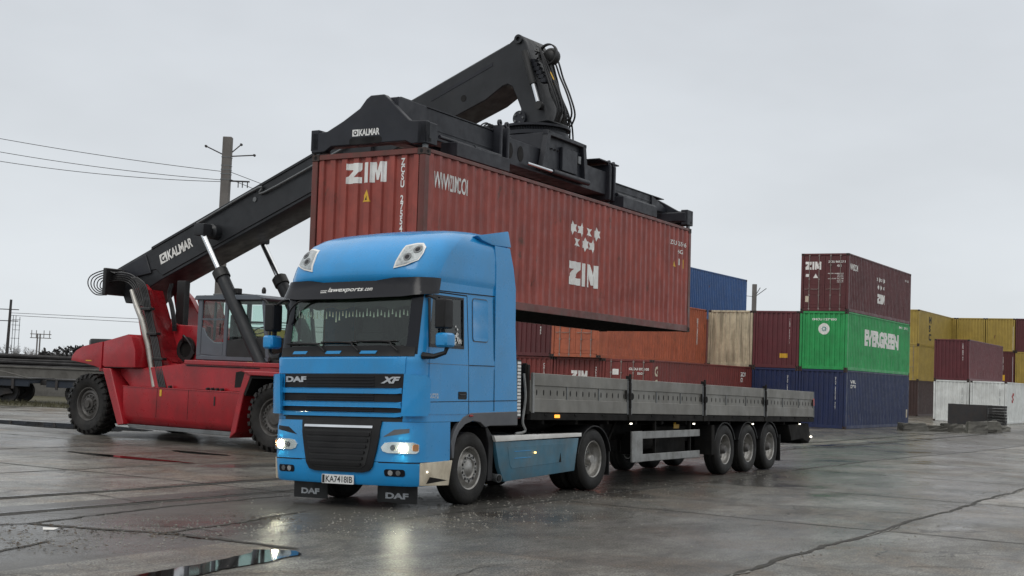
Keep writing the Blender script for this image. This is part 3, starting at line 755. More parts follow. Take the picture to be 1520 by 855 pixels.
for i, (b, key, lv, lab) in enumerate(((7.2, 'yellow', 2, 'mustard yellow container in the far row, mostly hidden behind the one with black letters'), (7.2, 'yellow', 1, 'mustard yellow container in the far row, middle level, hidden behind the lettered stack'),(4.7, 'yellow', 2, 'mustard yellow container in the far row, left of its yellow neighbour'), (2.2, 'yellow', 2, 'mustard yellow container in the far row, next to the maroon one at the edge'),
      (-.3, 'maroon', 2, 'maroon container in the far row cut by the right edge, top level'), (2.2, 'maroon', 1, 'maroon container in the far row with a yellow label, middle level'),
      (-.3, 'yellow', 1, 'mustard yellow container cut by the right edge, middle level'), (4.7, 'maroon', 1, 'maroon container under the far mustard yellow one, middle level mostly hidden'))):
    q = container(lab, K[key], 57, b, lv * G)
    if lv == 1 and b == 2.2:
        on_end(q, text2('TEXU 3301', .9, .97, 1.2, 2.4, .02, True, stack=True), M_letter); on_end(q, [rect(.8, 1.25, .35, .85)], M_yellow, 'data_label')

# ================================================================ LORRY
TAB = [(0.20, .12, 1.20, .30), (0.34, .03, 1.235, .30), (0.60, .0, 1.245, .30), (1.05, .02, 1.245, .28), (1.16, .05, 1.245, .26), (2.00, .06, 1.24, .22), (2.06, .10, 1.235, .20), (2.86, .22, 1.215, .2), (3.06, .24, 1.22, .26),
       (3.15, .20, 1.235, .36), (3.32, .24, 1.235, .42), (3.5, .35, 1.23, .48), (3.64, .50, 1.21, .52), (3.74, .68, 1.16, .55), (3.81, .92, 1.09, .55), (3.86, 1.2, 1.0, .5), (3.89, 1.55, .9, .45)]
BUL = .07
def sec(z):
    z = max(TAB[0][0], min(TAB[-1][0], z))
    for A, C in zip(TAB, TAB[1:]):
        if A[0] <= z <= C[0]:
            t = (z - A[0]) / (C[0] - A[0]); t = t if z < 3.06 else t
            return A[1] + (C[1] - A[1]) * t - .12, A[2] + (C[2] - A[2]) * t, A[3] + (C[3] - A[3]) * t - .04
def cabpt(s, z, off=0.0):
    a0, hw, r = sec(z); sg = 1 if s >= 0 else -1; q = abs(s); f = hw - r
    if q <= f:
        a = a0 + BUL * (q / f) ** 2; y = q; na, ny = -1.0, 2 * BUL * q / f / f; L = math.hypot(na, ny); na /= L; ny /= L
    else:
        ph = (q - f) / r; c = a0 + BUL + r
        if ph <= PI / 2: a = c - r * math.cos(ph); y = f + r * math.sin(ph); na, ny = -math.cos(ph), math.sin(ph)
        else: a = c + (q - f) - r * PI / 2; y = hw; na, ny = 0.0, 1.0
    a += na * off; y = (y + ny * off) * sg
    return Vector((a, 1.25 - y, z))
fm = lambda s, z, off: cabpt(s, z, off)
def arc_end(z): a0, hw, r = sec(z); return a0 + BUL + r, hw
CU = rng(-1.5, 1.5, 40); CV = rng(.3, 3.9, 36)
def face(polys, off, thick=.0, cu=CU, cv=CV): return sheet(polys, fm, cu, cv, off, thick)
def rear(z): return 2.585 - .065 * (z - 1.1) / 1.9 if z < 3 else 2.52 - .21 * (z - 3) / .9
def loft(zs, s_cols, a_cols, skip=None, a_end=None, cap_top=False, cap_bot=False, back=True, close_back=False):
    """cab skin: front columns at arc length s, rounded corner, then side columns at given a; mirrored"""
    bm = B(); rows = []
    for z in zs:
        a0, hw, r = sec(z); ce, _ = arc_end(z); f = hw - r
        fs = [s for s in s_cols if abs(s) < f + r * .35]
        fr = [(min(1, k / (len(s_cols) - 1)) * 2 - 1) for k in range(len(s_cols))]
        front = [cabpt(s, z) for s in s_cols]
        corner = []
        smax = f + r * PI / 2; s0 = s_cols[-1]
        for k in (1, 2, 3, 4): corner.append(cabpt(max(s0 + .001 * k, s0 + (smax - s0) * k / 4), z))
        ae = a_end if a_end is not None else rear(z)
        last = corner[-1].x
        sd = []
        for i, a in enumerate(a_cols):
            a_ = last + .02 if a == 'arc' else (ae if a == 'rear' else a)
            a_ = max(a_, last + .02 + .004 * i); a_ = min(a_, ae); sd.append(Vector((a_, 1.25 - hw, z)))
        left = [Vector((p.x, 2.5 - p.y, p.z)) for p in (corner + sd)][::-1]
        rows.append(left + front + corner + sd)
    V = [[bm.verts.new(p) for p in r_] for r_ in rows]
    n = len(V[0])
    for i in range(len(V) - 1):
        zc = (zs[i] + zs[i + 1]) / 2
        for j in range(n - 1):
            q = (V[i][j], V[i][j + 1], V[i + 1][j + 1], V[i + 1][j])
            if skip and skip(j, zc, (q[0].co + q[1].co + q[2].co + q[3].co) / 4, n): continue
            try: bm.faces.new(q)
            except Exception: pass
        if back: bm.faces.new((V[i][n - 1], V[i][0], V[i + 1][0], V[i + 1][n - 1]))
    if cap_top: bm.faces.new(V[-1])
    if cap_bot: bm.faces.new(V[0][::-1])
    return bm
lorry = thing('articulated_lorry_tractor', 'blue lorry tractor with a high roof cab and lit headlamps, under the lifted container', 'lorry', FT, (1.4, 1.25, 0))
SC = rng(-1.13, 1.13, 26)
def skip_body(j, zc, c, n):
    k = abs(c.y - 1.25)
    if 2.07 < zc < 2.84 and c.x < .32 and k < 1.08 and abs(c.y - 1.25) < 1.09 and j >= 0 and c.x < arc_end(zc)[0] - .10: return True
    if 2.20 < zc < 2.85 and k > 1.17 and arc_end(zc)[0] + .015 < c.x < 1.1: return True
    return False
ZB = [1.16, 1.25, 1.4, 1.6, 1.8, 1.94, 2.0, 2.06, 2.2, 2.35, 2.5, 2.65, 2.8, 2.86, 2.93, 3.0, 3.06]
body = obj('cab_body', loft(ZB, SC, ['arc', 1.1, 1.3, 1.9, 'rear'], skip_body, cap_bot=True), M_blue, lorry, bevel=0, smooth=40)
ZR = [3.06, 3.1, 3.15, 3.22, 3.32, 3.41, 3.5, 3.57, 3.64, 3.69, 3.74, 3.775, 3.81, 3.835, 3.86, 3.875, 3.89]
roofo = obj('roof', loft(ZR, rng(-.62, .62, 12), ['arc', 1.1, 1.6, 2.0, 'rear'], cap_top=True), M_blue, lorry, smooth=60)
# bumper: lower front
def bz(z): return z
bump_z = [.31, .34, .45, .6, .62]
bmp = loft(bump_z, SC, ['arc', .5, .78], a_end=.80, cap_bot=True, back=False)
bumper = obj('bumper', bmp, M_blue, lorry, smooth=40)
upz = [.628, .75, .9, 1.05, 1.155]
obj('front_panel', loft(upz, SC, ['arc', .5, .78], a_end=.80, back=False, cap_bot=True), M_blue, lorry, smooth=40)
# rear of the wheel well, chassis front
obj('inner_wing', prism(prism(B(), [(.22, .36), (.78, .36), (.78, .9), (1.0, 1.18), (2.5, 1.2), (2.5, 1.28), (.22, 1.28)], .30, .42), [(.22, .36), (.78, .36), (.78, .9), (1.0, 1.18), (2.5, 1.2), (2.5, 1.28), (.22, 1.28)], 2.08, 2.2), M_dark, lorry)
obj('chassis_frame', box(box(box(B(), .35, 6.05, .78, .86, .62, .92), .35, 6.05, 1.64, 1.72, .62, .92), .3, 2.5, .86, 1.64, .35, 1.12), M_dark, lorry, bevel=.01)
for b0, b1 in ((-.005, .06), (2.44, 2.505)):
    poly = [(.82, .66), (.80, .88), (.87, 1.02), (.97, 1.13), (1.10, 1.22), (1.29, 1.275), (2.583, 1.295), (2.585, 1.09), (1.80, 1.09), (1.68, 1.07), (1.55, 1.14), (1.35, 1.165), (1.15, 1.12), (1.0, 1.03), (.93, .94), (.89, .84), (.87, .66)]
    obj('arch_trim', prism(B(), poly, b0, b1), M_greytrim, lorry, bevel=.008)
    obj('side_step_panel', prism(B(), [(.10, .62), (.83, .635), (.77, .42), (.745, .30), (.12, .32)], b0 - .004 if b0 < 1 else b0 + .004, b1), M_cream if b0 < 1 else M_cream, lorry, bevel=.012, seg=2)
    bb = b0 - .007 if b0 < 1 else b1 + .005
    obj('step_recess', prism(B(), [(.20, .345), (.70, .37), (.40, .415), (.28, .43)], bb, bb + .003), M_dark, lorry)
# cab floor, back wall furniture and everything behind the glass
obj('cab_floor', box(B(), .1, 2.45, .06, 2.44, 1.2, 1.3), M_inner, lorry)
obj('dashboard', box(B(), .16, .62, .1, 2.4, 1.75, 2.12), M_inner, lorry, bevel=.06, seg=3)
bm = B(); lathe(bm, [(.21, -.012), (.235, -.012), (.235, .012), (.21, .012)], 28, close=True)
obj('steering_wheel', bm, M_inner, lorry, pre=Matrix.Translation((.62, .62, 2.16)) @ Matrix.Rotation(PI / 2, 4, 'Z') @ Matrix.Rotation(math.radians(30), 4, 'X'))
for b in (.35, 1.6):
    st = obj('cab_seat', box(B(), .95, 1.45, b, b + .52, 1.5, 1.72), M_seat, lorry, bevel=.05, seg=2)
    obj('seat_back', box(box(B(), 1.38, 1.54, b + .02, b + .5, 1.7, 2.42), 1.4, 1.52, b + .12, b + .4, 2.44, 2.66), M_seat, st, bevel=.04, seg=2)
cur = B(); pts = [(1.75 + .06 * math.sin(i * 1.25) + .03 * math.sin(i * .47), .12 + 2.26 * i / 90) for i in range(91)]
r0 = [cur.verts.new((p[0], p[1], 1.6)) for p in pts]; r1 = [cur.verts.new((p[0], p[1], 3.0)) for p in pts]
for i in range(90): cur.faces.new((r0[i], r0[i + 1], r1[i + 1], r1[i]))
obj('curtain', cur, M_curtain, lorry)
obj('headlining', box(B(), .22, 2.3, .08, 2.42, 2.98, 3.02), M_inner, lorry)
def top_tassel():
    pel = sheet([[(s, 2.70 - .02 * math.cos(i * .5)) for i, s in enumerate(rng(-1.0, 1.0, 60))] + [(1.0, 2.86), (-1.0, 2.86)]], fm, rng(-1.1, 1.1, 24), (), -.07)
    p = obj('windscreen_pelmet', pel, M_curtain, lorry)
    for i in range(34):
        s = -.98 + 1.96 * i / 33; z = 2.69 - .03 * abs(math.sin(i * .9)) - .012 * (i % 3)
        P1 = cabpt(s, z, -.07); L = .07 + .03 * ((i * 7) % 3 == 0) + .05 * (i in (12, 13))
        obj('tassel', tube(B(), [P1, P1 - Vector((0, 0, L * .45)), P1 - Vector((0, 0, L))], [.004, .007, .013], 6), M_tassel, p)
top_tassel()
ws = obj('windscreen', face([[(-1.10, 2.10), (1.10, 2.10), (1.10, 2.86), (-1.10, 2.86)]], -.012, .006, rng(-1.1, 1.1, 30), rng(2.1, 2.86, 8)), M_glass, lorry, smooth=60)
for s0_, s1_ in ((-1.17, -1.0), (1.0, 1.17)): obj('windscreen_seal', sheet([rect(s0_, s1_, 2.06, 2.87)], fm, CU, CV, .004, .012), M_gloss, lorry)
obj('cowl', face([[(-1.14, 2.03), (1.14, 2.03), (1.14, 2.15), (.9, 2.175), (-.9, 2.175), (-1.14, 2.15)]], .012, .02), M_black, lorry)
for s in (-.78, -.17, .42):
    obj('cowl_vent', face([[(s - .14, 2.065), (s + .12, 2.065), (s + .15, 2.105), (s - .11, 2.105)]], .02, .006), M_blue, lorry)
for s0, s1, z1 in ((-.30, -1.02, 2.20), (.28, -.36, 2.215), (.90, .26, 2.225)):
    P = [cabpt(s0 - (s0 - s1) * 0, 2.10, .05), cabpt(s0 - .10, 2.17, .05), cabpt(s0 - .18, z1, .035), cabpt(s1, z1 + .01, .03)]
    w = obj('wiper', tube(B(), P, .012, 6), M_black, lorry)
    obj('wiper_blade', tube(B(), [cabpt(s1 - .05, z1 + .015, .012), cabpt((s0 + s1) / 2, z1 + .012, .012), cabpt(s0 - .05, z1 + .01, .012)], .009, 6), M_ink, w)
# interior mirrors/arm at the passenger side of the screen
obj('inner_trim_arm', tube(B(), [cabpt(-1.08, 2.50, .05), cabpt(-1.0, 2.68, .09), cabpt(-.85, 2.80, .09), cabpt(-.62, 2.83, .05)], .014, 6), M_black, lorry)
# sun visor
vis = obj('sun_visor', sheet([[(-1.33, 2.88), (-.9, 2.835), (0, 2.82), (.9, 2.835), (1.33, 2.88), (1.42, 3.10), (.72, 3.10), (.45, 3.065), (-.45, 3.065), (-.72, 3.10), (-1.42, 3.10)]],
      lambda s, z, off: cabpt(s, z, off + .02 + (3.1 - z) * .26), rng(-1.5, 1.5, 50), rng(2.8, 3.1, 3)[1:-1], .012, .02), M_gloss, lorry, smooth=50)
vm_ = lambda s, z, off: cabpt(s, z, off + .02 + (3.1 - z) * .26)
obj('lettering', sheet(text2('lawexports', -.335, .27, 2.905, 2.985, .012, shear=.25), vm_, CU, (), .016), M_letter, vis)
obj('lettering', sheet(text2('.com', .285, .42, 2.925, 2.965, .01, shear=.25), vm_, CU, (), .016), M_letter, vis)
obj('lettering', sheet(text2('www.', -.47, -.35, 2.91, 2.935, .01), vm_, CU, (), .016), M_letter, vis)
obj('flag_stripe', sheet([rect(-.47, -.35, 2.945, 2.951)], vm_, CU, (), .016), M_letter, vis)
# roof lamps
for sg in (1, -1):
    P = [(.749, 3.56), (.90, 3.595), (.985, 3.595), (1.06, 3.53), (1.069, 3.439), (1.045, 3.335), (.88, 3.265), (.70, 3.228)]
    if sg < 0: P = [(-x, z) for x, z in P][::-1]
    cx, cz = sum(p[0] for p in P) / 8, sum(p[1] for p in P) / 8
    sc = lambda k: [(cx + (x - cx) * k, cz + (z - cz) * k) for x, z in P]
    fr = obj('roof_lamp', face([sc(1.0)], .014, .03, rng(-1.2, 1.2, 30), rng(3.2, 3.7, 8)), M_white, lorry)
    obj('lamp_reflector', face([sc(.86)], .018, .01, rng(-1.2, 1.2, 30), rng(3.2, 3.7, 8)), M_lampgrey, fr)
    for dx, dz in ((.045 * sg, .055), (-.055 * sg, -.055)):
        obj('lamp_unit', sheet([disc(cx + dx, cz + dz, .056, 20)], fm, (), (), .024, .012), M_steel, fr)
        obj('lamp_ring', sheet([disc(cx + dx, cz + dz, .030, 16)], fm, (), (), .028, .008), M_gloss, fr)
# roof spoiler wings and corner deflectors
for sd in (0, 1):
    yb = lambda y: y if sd == 0 else 2.5 - y
    bm = B(); P = [(1.45, 3.80), (2.31, 3.955), (2.40, 3.72), (1.9, 3.70), (1.6, 3.74)]
    prism(bm, P, yb(.035), yb(.30)); 
    for v in bm.verts:
        if abs(v.co.y - yb(.30)) < .01: v.co.z -= .03; v.co.x += .05
    obj('roof_spoiler', bm, M_blue, lorry, bevel=.02, seg=2)
    prf = sheet([rect(1.93, 2.50, 1.30, 3.70)], lambda u, v, off: Vector((min(u, rear(v)), yb(.012 - off + (.03 if v > 3.4 else 0) * (v - 3.4) * 3), v)), (2.1,), rng(1.3, 3.7, 8)[1:-1], .006, .03)
    obj('side_fairing', prf, M_blue, lorry)
def seam(P, w=.009, sd=0):
    bm = B()
    for (x0, z0), (x1, z1) in zip(P, P[1:]):
        d = Vector((x1 - x0, z1 - z0)).normalized(); n = Vector((-d.y, d.x)) * w / 2
        y = lambda z: 1.25 - sec(z)[1] - .0025
        y_ = (lambda z: y(z)) if sd == 0 else (lambda z: 2.5 - y(z))
        bm.faces.new([bm.verts.new((px, y_(pz), pz)) for px, pz in ((x0 + n.x, z0 + n.y), (x1 + n.x, z1 + n.y), (x1 - n.x, z1 - n.y), (x0 - n.x, z0 - n.y))])
    return bm
for sd in (0, 1):
    yb = lambda y: y if sd == 0 else 2.5 - y
    y0 = .006
    # door: outer skin with a window opening, proud of the body
    dm = lambda u, v, off: Vector((u, yb(1.25 - sec(v)[1] - off), v))
    f2 = flat([[(.245, 1.26), (1.225, 1.26), (1.205, 2.19), (.225 + .02, 2.19)], [(1.10, 2.19), (1.205, 2.19), (1.17, 2.905), (1.10, 2.905)], [(.30, 2.86), (1.10, 2.86), (1.10, 2.905), (.31, 2.905)]])
    door = obj('door', sheet(f2, dm, (), (1.43, 1.6, 1.94, 2.1, 2.5), .008, .008), M_blue, lorry)
    obj('door_gap', seam([(1.232, 1.26), (1.214, 2.19), (1.18, 2.91), (.33, 2.912)], .017, sd), M_hole, door, pre=Matrix.Translation((0, -.007 if sd == 0 else .007, 0)))
    obj('door_crease', seam([(.2, 1.94), (1.2, 1.94)], .006, sd), M_greytrim, door, pre=Matrix.Translation((0, -.0075 if sd == 0 else .0075, 0)))
    obj('window_seal', sheet([rect(.24, 1.10, 2.16, 2.205), rect(.24, .275, 2.2, 2.82), rect(1.075, 1.10, 2.2, 2.86), rect(.33, 1.10, 2.845, 2.875), rect(.50, .535, 2.2, 2.85)], dm, (), (), .013, .02), M_gloss, door)
    obj('side_window', sheet([[(.26, 2.2), (1.09, 2.2), (1.09, 2.86), (.33, 2.86), (.26, 2.75)]], dm, (), (2.5,), -.004, .006), M_glass2, door)
    hd = obj('door_handle', sheet([rrect(.955, 1.17, 1.465, 1.57, .02)], dm, (), (), .013, .01), M_black, door, bevel=.004)
    obj('handle_grip', box(B(), .985, 1.145, yb(-.012), yb(.0), 1.515, 1.535), M_gloss, hd, bevel=.004)
    if sd == 0:
        rd = random.Random(4)
        for k in range(16):
            cx_, cz_ = .93 + rd.gauss(0, .055), 2.33 + rd.gauss(0, .08)
            obj('window_decal', sheet([star(cx_, cz_, rd.uniform(.02, .045), 5, .35)], dm, (), (), .0075), M_letter, door, smooth=0)
    L_ = [text2('SUPER', .235, .47, 1.512, 1.54, .02, flip=sd == 1), text2('SPACE', .235, .47, 1.475, 1.503, .02, flip=sd == 1)]
    for t in L_: obj('lettering', sheet(t, dm, (), (), .0105), M_chart, door)
    # sleeper panel, seams
    obj('sleeper_panel', sheet([rrect(1.34, 1.74, 2.29, 2.88, .05)], dm, (), (2.5, 2.7), .012, .012), M_blue, lorry, bevel=.006, seg=2)
    obj('sleeper_panel_edge', sheet([rrect(1.325, 1.755, 2.275, 2.895, .06)], dm, (), (2.5, 2.7), .003), M_greytrim, lorry)
    obj('panel_seams', seam([(1.915, 1.30), (1.915, 2.93)], .014, sd), M_hole, lorry, pre=Matrix.Translation((0, -.004 if sd == 0 else .004, 0)))
    obj('panel_seams', seam([(.24, 1.945), (.25, 1.95)], .004, sd), M_hole, lorry)
    obj('panel_seams', seam([(1.24, 1.94), (1.92, 1.945)], .011, sd), M_hole, lorry, pre=Matrix.Translation((0, -.004 if sd == 0 else .004, 0)))
    obj('panel_seams', seam([(.22, 1.425), (2.58, 1.455)], .010, sd), M_hole, lorry, pre=Matrix.Translation((0, -.007 if sd == 0 else .007, 0)))
    obj('panel_seams', seam([(.2, 2.93), (1.9, 2.955), (2.52, 2.985)], .014, sd), M_hole, lorry, pre=Matrix.Translation((0, -.007 if sd == 0 else .007, 0)))
    obj('side_lamp', box(B(), 1.24, 1.33, yb(-.02), yb(.0), 1.225, 1.25), M_redlens if sd == 0 else M_amberoff, lorry, bevel=.004)
    # mirrors
    q = -1 if sd == 0 else 1; ym = lambda y: y if sd == 0 else 2.5 - y
    mh = obj('mirror', box(B(), .12, .34, ym(-.31), ym(-.14), 2.40, 2.80), M_black, lorry, bevel=.05, seg=3)
    obj('mirror_glass', box(B(), .338, .343, ym(-.29), ym(-.16), 2.44, 2.76), M_mirror, mh)
    obj('mirror_arm', tube(tube(B(), [(.22, ym(-.18), 2.77), (.2, ym(-.02), 2.84), (.22, ym(.06), 2.84)], .02, 8), [(.24, ym(-.2), 2.4), (.26, ym(-.22), 2.3)], .03, 8), M_black, mh)
    mw = obj('wide_mirror', box(B(), .12, .36, ym(-.34), ym(-.15), 2.15, 2.345), M_blue, lorry, bevel=.07, seg=3)
    obj('mirror_arm', tube(B(), [(.24, ym(-.28), 2.16), (.22, ym(-.26), 2.08), (.14, ym(-.14), 2.03), (.12, ym(.03), 2.04)], [.03, .028, .035, .05], 8), M_black, mw)
    obj('mirror_glass', box(B(), .357, .363, ym(-.32), ym(-.17), 2.19, 2.32), M_mirror, mw)
# hood panel seam, grille
obj('bonnet', face([[(-1.17, 1.80), (1.02, 1.80), (1.035, 2.02), (-1.19, 2.02)]], .010, .01), M_blue, lorry, bevel=.003)
g1 = obj('upper_grille', face([rect(-1.03, 1.005, 1.20, 1.79)], .006, .01), M_black, lorry)
for i, (z0, z1) in enumerate(((1.535, 1.598), (1.345, 1.413), (1.225, 1.272))):
    obj('grille_bar', face([[(-1.04, z0), (.985, z0), (.985, z1), (-1.04, z1)]], .030, .03), M_blue, lorry if False else g1, bevel=.008)
for z in (1.625, 1.665, 1.705, 1.745, 1.44, 1.475, 1.51, 1.29, 1.32): obj('grille_slat', face([rect(-.60, .56, z, z + .013)], .016, .01), M_gloss, g1)
obj('lettering', sheet(text2('DAF', -1.0, -.605, 1.675, 1.755, .045, shear=0), fm, CU, (), .018, .01), M_chart, g1)
obj('lettering', sheet(text2('XF', .665, .965, 1.665, 1.755, .05, shear=.35), fm, CU, (), .018, .01), M_chart, g1)
for sg in (1, -1):
    P = [(1.03, 1.235), (1.30, 1.24), (1.33, 1.30), (1.33, 1.72), (1.29, 1.775), (1.06, 1.79)]
    if sg < 0: P = [(-x, z) for x, z in P][::-1]
    obj('corner_deflector', face([P], .085, .05, CU, rng(1.2, 1.8, 8)), M_blue, lorry, bevel=.02, seg=2)
obj('grille_gap', face([rect(-1.0, 1.0, 1.155, 1.20)], .002, .01), M_ink, lorry)
# lower grille
lg = obj('lower_grille', face([[(-.635, 1.155), (.70, 1.165), (.685, .95), (.655, .78), (.60, .56), (.54, .50), (.44, .475), (-.36, .475), (-.46, .50), (-.51, .58), (-.565, .80), (-.60, .95)]], .030, .05), M_black, lorry, bevel=.01)
obj('grille_recess', face([[(-.55, 1.03), (.57, 1.03), (.55, .80), (.50, .58), (.42, .53), (-.34, .53), (-.42, .58), (-.48, .80)]], .036, .01), M_ink, lg)
obj('grille_bar', face([rect(-.565, .585, 1.068, 1.100)], .046, .015), M_chrome, lg)
for i, z in enumerate((.985, .905, .825, .745, .665, .585)):
    w = .545 - .025 * i; obj('grille_slat', face([rrect(-w + .015, w + .01, z - .024, z + .022, .02, 2)], .056, .04), M_black, lg, bevel=.012)
# headlamps
for sg in (1, -1):
    P = [(.735, .82), (.79, .878), (.90, .892), (1.20, .89), (1.275, .86), (1.275, .77), (1.235, .742), (.84, .745), (.76, .77)]
    P = [(x - .02, z) for x, z in P]
    if sg < 0: P = [(-x, z) for x, z in P][::-1]
    f = obj('headlamp', face([P], .010, .03, rng(-1.3, 1.3, 40)), M_lamp, lorry, bevel=.006)
    obj('lamp_lens', face([P], .030, .004, rng(-1.3, 1.3, 40)), M_lens, f)
    obj('lamp_bulb', sheet([disc(sg * 1.045, .815, .052, 24)], fm, (), (), .022, .01), M_bulb, f)
    obj('lamp_unit', sheet([disc(sg * .90, .815, .040, 20)], fm, (), (), .022, .01), M_steel, f)
    obj('indicator_lamp', sheet([rrect(*sorted((sg * 1.17, sg * 1.245)), .775, .865, .02)], fm, rng(-1.3, 1.3, 40), (), .022, .01), M_amberoff, f)
    Q = [(.735, .955), (1.12, 1.015), (1.12, 1.07), (.9, 1.055)]
    if sg < 0: Q = [(-x, z) for x, z in Q][::-1]
    obj('air_intake', face([Q], .003, .004), M_gloss if sg < 0 else M_greytrim, lorry)
    Pf = rrect(.765, 1.072, .437, .532, .035)
    if sg < 0: Pf = [(-x, z) for x, z in Pf][::-1]
    fo = obj('fog_lamp', face([Pf], .006, .02), M_gloss, lorry)
    obj('fog_lens', sheet([disc(sg * .86, .484, .036, 18)], fm, (), (), .014, .01), M_lamp, fo)
    obj('fog_lens', sheet([disc(sg * .975, .484, .034, 18)], fm, (), (), .014, .01), M_steel, fo)
    p = cabpt(sg * 1.36, .50, .0); obj('marker_lamp', lathe(B(), [(0, -.02), (.011, -.012), (.011, .02), (0, .02)], 12, p + Vector((.02, -.02 * sg, 0))), M_bulb2, lorry)
    # mud flaps under the bumper
    b0, b1 = (.61, 1.29) if sg > 0 else (2.5 - 1.29 - .36 + .70, 2.84 - .60 + .3)
    b0, b1 = (.45, 1.12) if sg > 0 else (1.66, 2.28)
# flaps behind the bumper, lettered
for b0, b1 in ((.20, .86), (1.72, 2.32)):
    fl = obj('front_mudflap', box(B(), .30, .315, b0, b1, .06, .36), M_ink, lorry, bevel=.004)
    obj('lettering', sheet(text2('DAF', b0 + .14, b1 - .14, .115, .195, .045, True, shear=0), lambda u, v, off: Vector((.2975, u, v))), M_chart, fl)
# number plate
pm_ = lambda s, z, off: Vector((cabpt(.035, .37).x - .02 - off, 1.25 - s, z))
pl = obj('number_plate', sheet([rrect(-.235, .305, .31, .432, .01)], pm_, (), (), .012, .012), M_plate, lorry)
obj('lettering', sheet(text2('KA7418IB', -.165, .285, .328, .414, .012), pm_, (), (), .0145), M_ink, pl)
obj('country_band', sheet([rect(-.225, -.185, .317, .425)], pm_, (), (), .0145), M_ink, pl)
obj('seam_line', face([rect(-1.4, -.62, .612, .622), rect(.68, 1.4, .612, .622)], .002, .0), M_hole, lorry)

# ---------------------------------------------------------------- wheels
def road_wheel(parent, a, b, z, side, dual=False, R=.505, style='disc', F=None, rimmat=None):
    """axle along y; outer face towards -y when side == 0"""
    mir = Matrix.Identity(4) if side == 0 else Matrix.Rotation(PI, 4, 'Z')
    pre = Matrix.Translation((a, b, z)) @ mir; W = .30
    rm = rimmat or M_rim
    hub = B()
    if style == 'disc' and not dual:
        lathe(hub, [(0, .018), (.09, .018), (.105, .03), (.125, .03), (.14, .016), (.20, .016), (.215, .05), (.245, .085), (.265, .09)], 40)
        hub2 = [(.165, k * 36 + 18) for k in range(10)]
    else:
        lathe(hub, [(0, .03), (.07, .03), (.085, .06), (.10, .14), (.13, .15), (.19, .155), (.22, .15), (.245, .12), (.262, .10)], 40)
        hub2 = [(.16, k * 36 + 18) for k in range(10)]
    h = obj('wheel', hub, rm, parent, F=F, pre=pre, smooth=40)
    ty = B(); n = 56
    for k in range(2 if dual else 1):
        o = k * .335
        lathe(ty, [(.293, o + .02), (.315, o + .004), (.36, o - .004), (.42, o - .006), (.465, o + .004), (R - .018, o + .022), (R, o + .045), (R, o + .095), (R - .012, o + .10), (R - .012, o + .108), (R, o + .113), (R, o + .185), (R - .012, o + .19), (R - .012, o + .198), (R, o + .203), (R, o + .255), (R - .018, o + .278), (.46, o + .295), (.36, o + .302), (.293, o + .28)], n, close=True)
    obj('tyre', ty, M_rubber, h, F=F, pre=pre, smooth=30)
    rb = B(); lathe(rb, [(.262, .10), (.272, .055), (.278, .02), (.296, .008), (.302, .012), (.298, .03), (.283, .04), (.275, .12), (.262, .27), (.25, .27), (.25, .11)], 48, close=True)
    obj('rim', rb, rm, h, F=F, pre=pre, smooth=40)
    holes = B(); nuts = B()
    for r, dg in hub2:
        t = math.radians(dg); c = Vector((r * math.cos(t) * 1.0, 0, r * math.sin(t)))
        y = .015 if (style == 'disc' and not dual) else .150
        vs = []
        if not dual:
            cc = c * (1.07 if style == 'disc' else 1.22); hr_ = .021 if style == 'disc' else .027; f = holes.faces.new([holes.verts.new((cc.x + hr_ * math.cos(q), y - (.0015 if style == 'disc' else .006), cc.z + hr_ * math.sin(q))) for q in rng(0, 2 * PI, 12)[:-1]])
            t2 = t + .31; c2 = Vector((.155 * math.cos(t2), y, .155 * math.sin(t2)))
        else: c2 = Vector((.125 * math.cos(t), .145, .125 * math.sin(t)))
        tube(nuts, [c2 + Vector((0, .01, 0)), c2 + Vector((0, -.018, 0))], .011, 6)
    if len(holes.verts): obj('rim_holes', holes, M_hole, h, F=F, pre=pre, smooth=0)
    if style == 'deep': obj('hub_cap', lathe(B(), [(0, -.0), (.06, .0), (.085, .03), (.095, .10), (.105, .152), (0, .152)], 24), M_rimdark, h, F=F, pre=pre, smooth=40)
    obj('wheel_nuts', nuts, M_steel, h, F=F, pre=pre, smooth=0)
    return h
road_wheel(lorry, 1.37, .05, .503, 0); road_wheel(lorry, 1.37, 2.45, .503, 1)
road_wheel(lorry, 5.17, .05, .503, 0, True); road_wheel(lorry, 5.17, 2.45, .503, 1, True)
obj('axle', tube(tube(B(), [(1.37, .3, .5), (1.37, 2.2, .5)], .07, 10), [(5.17, .3, .5), (5.17, 2.2, .5)], .09, 10), M_dark, lorry)
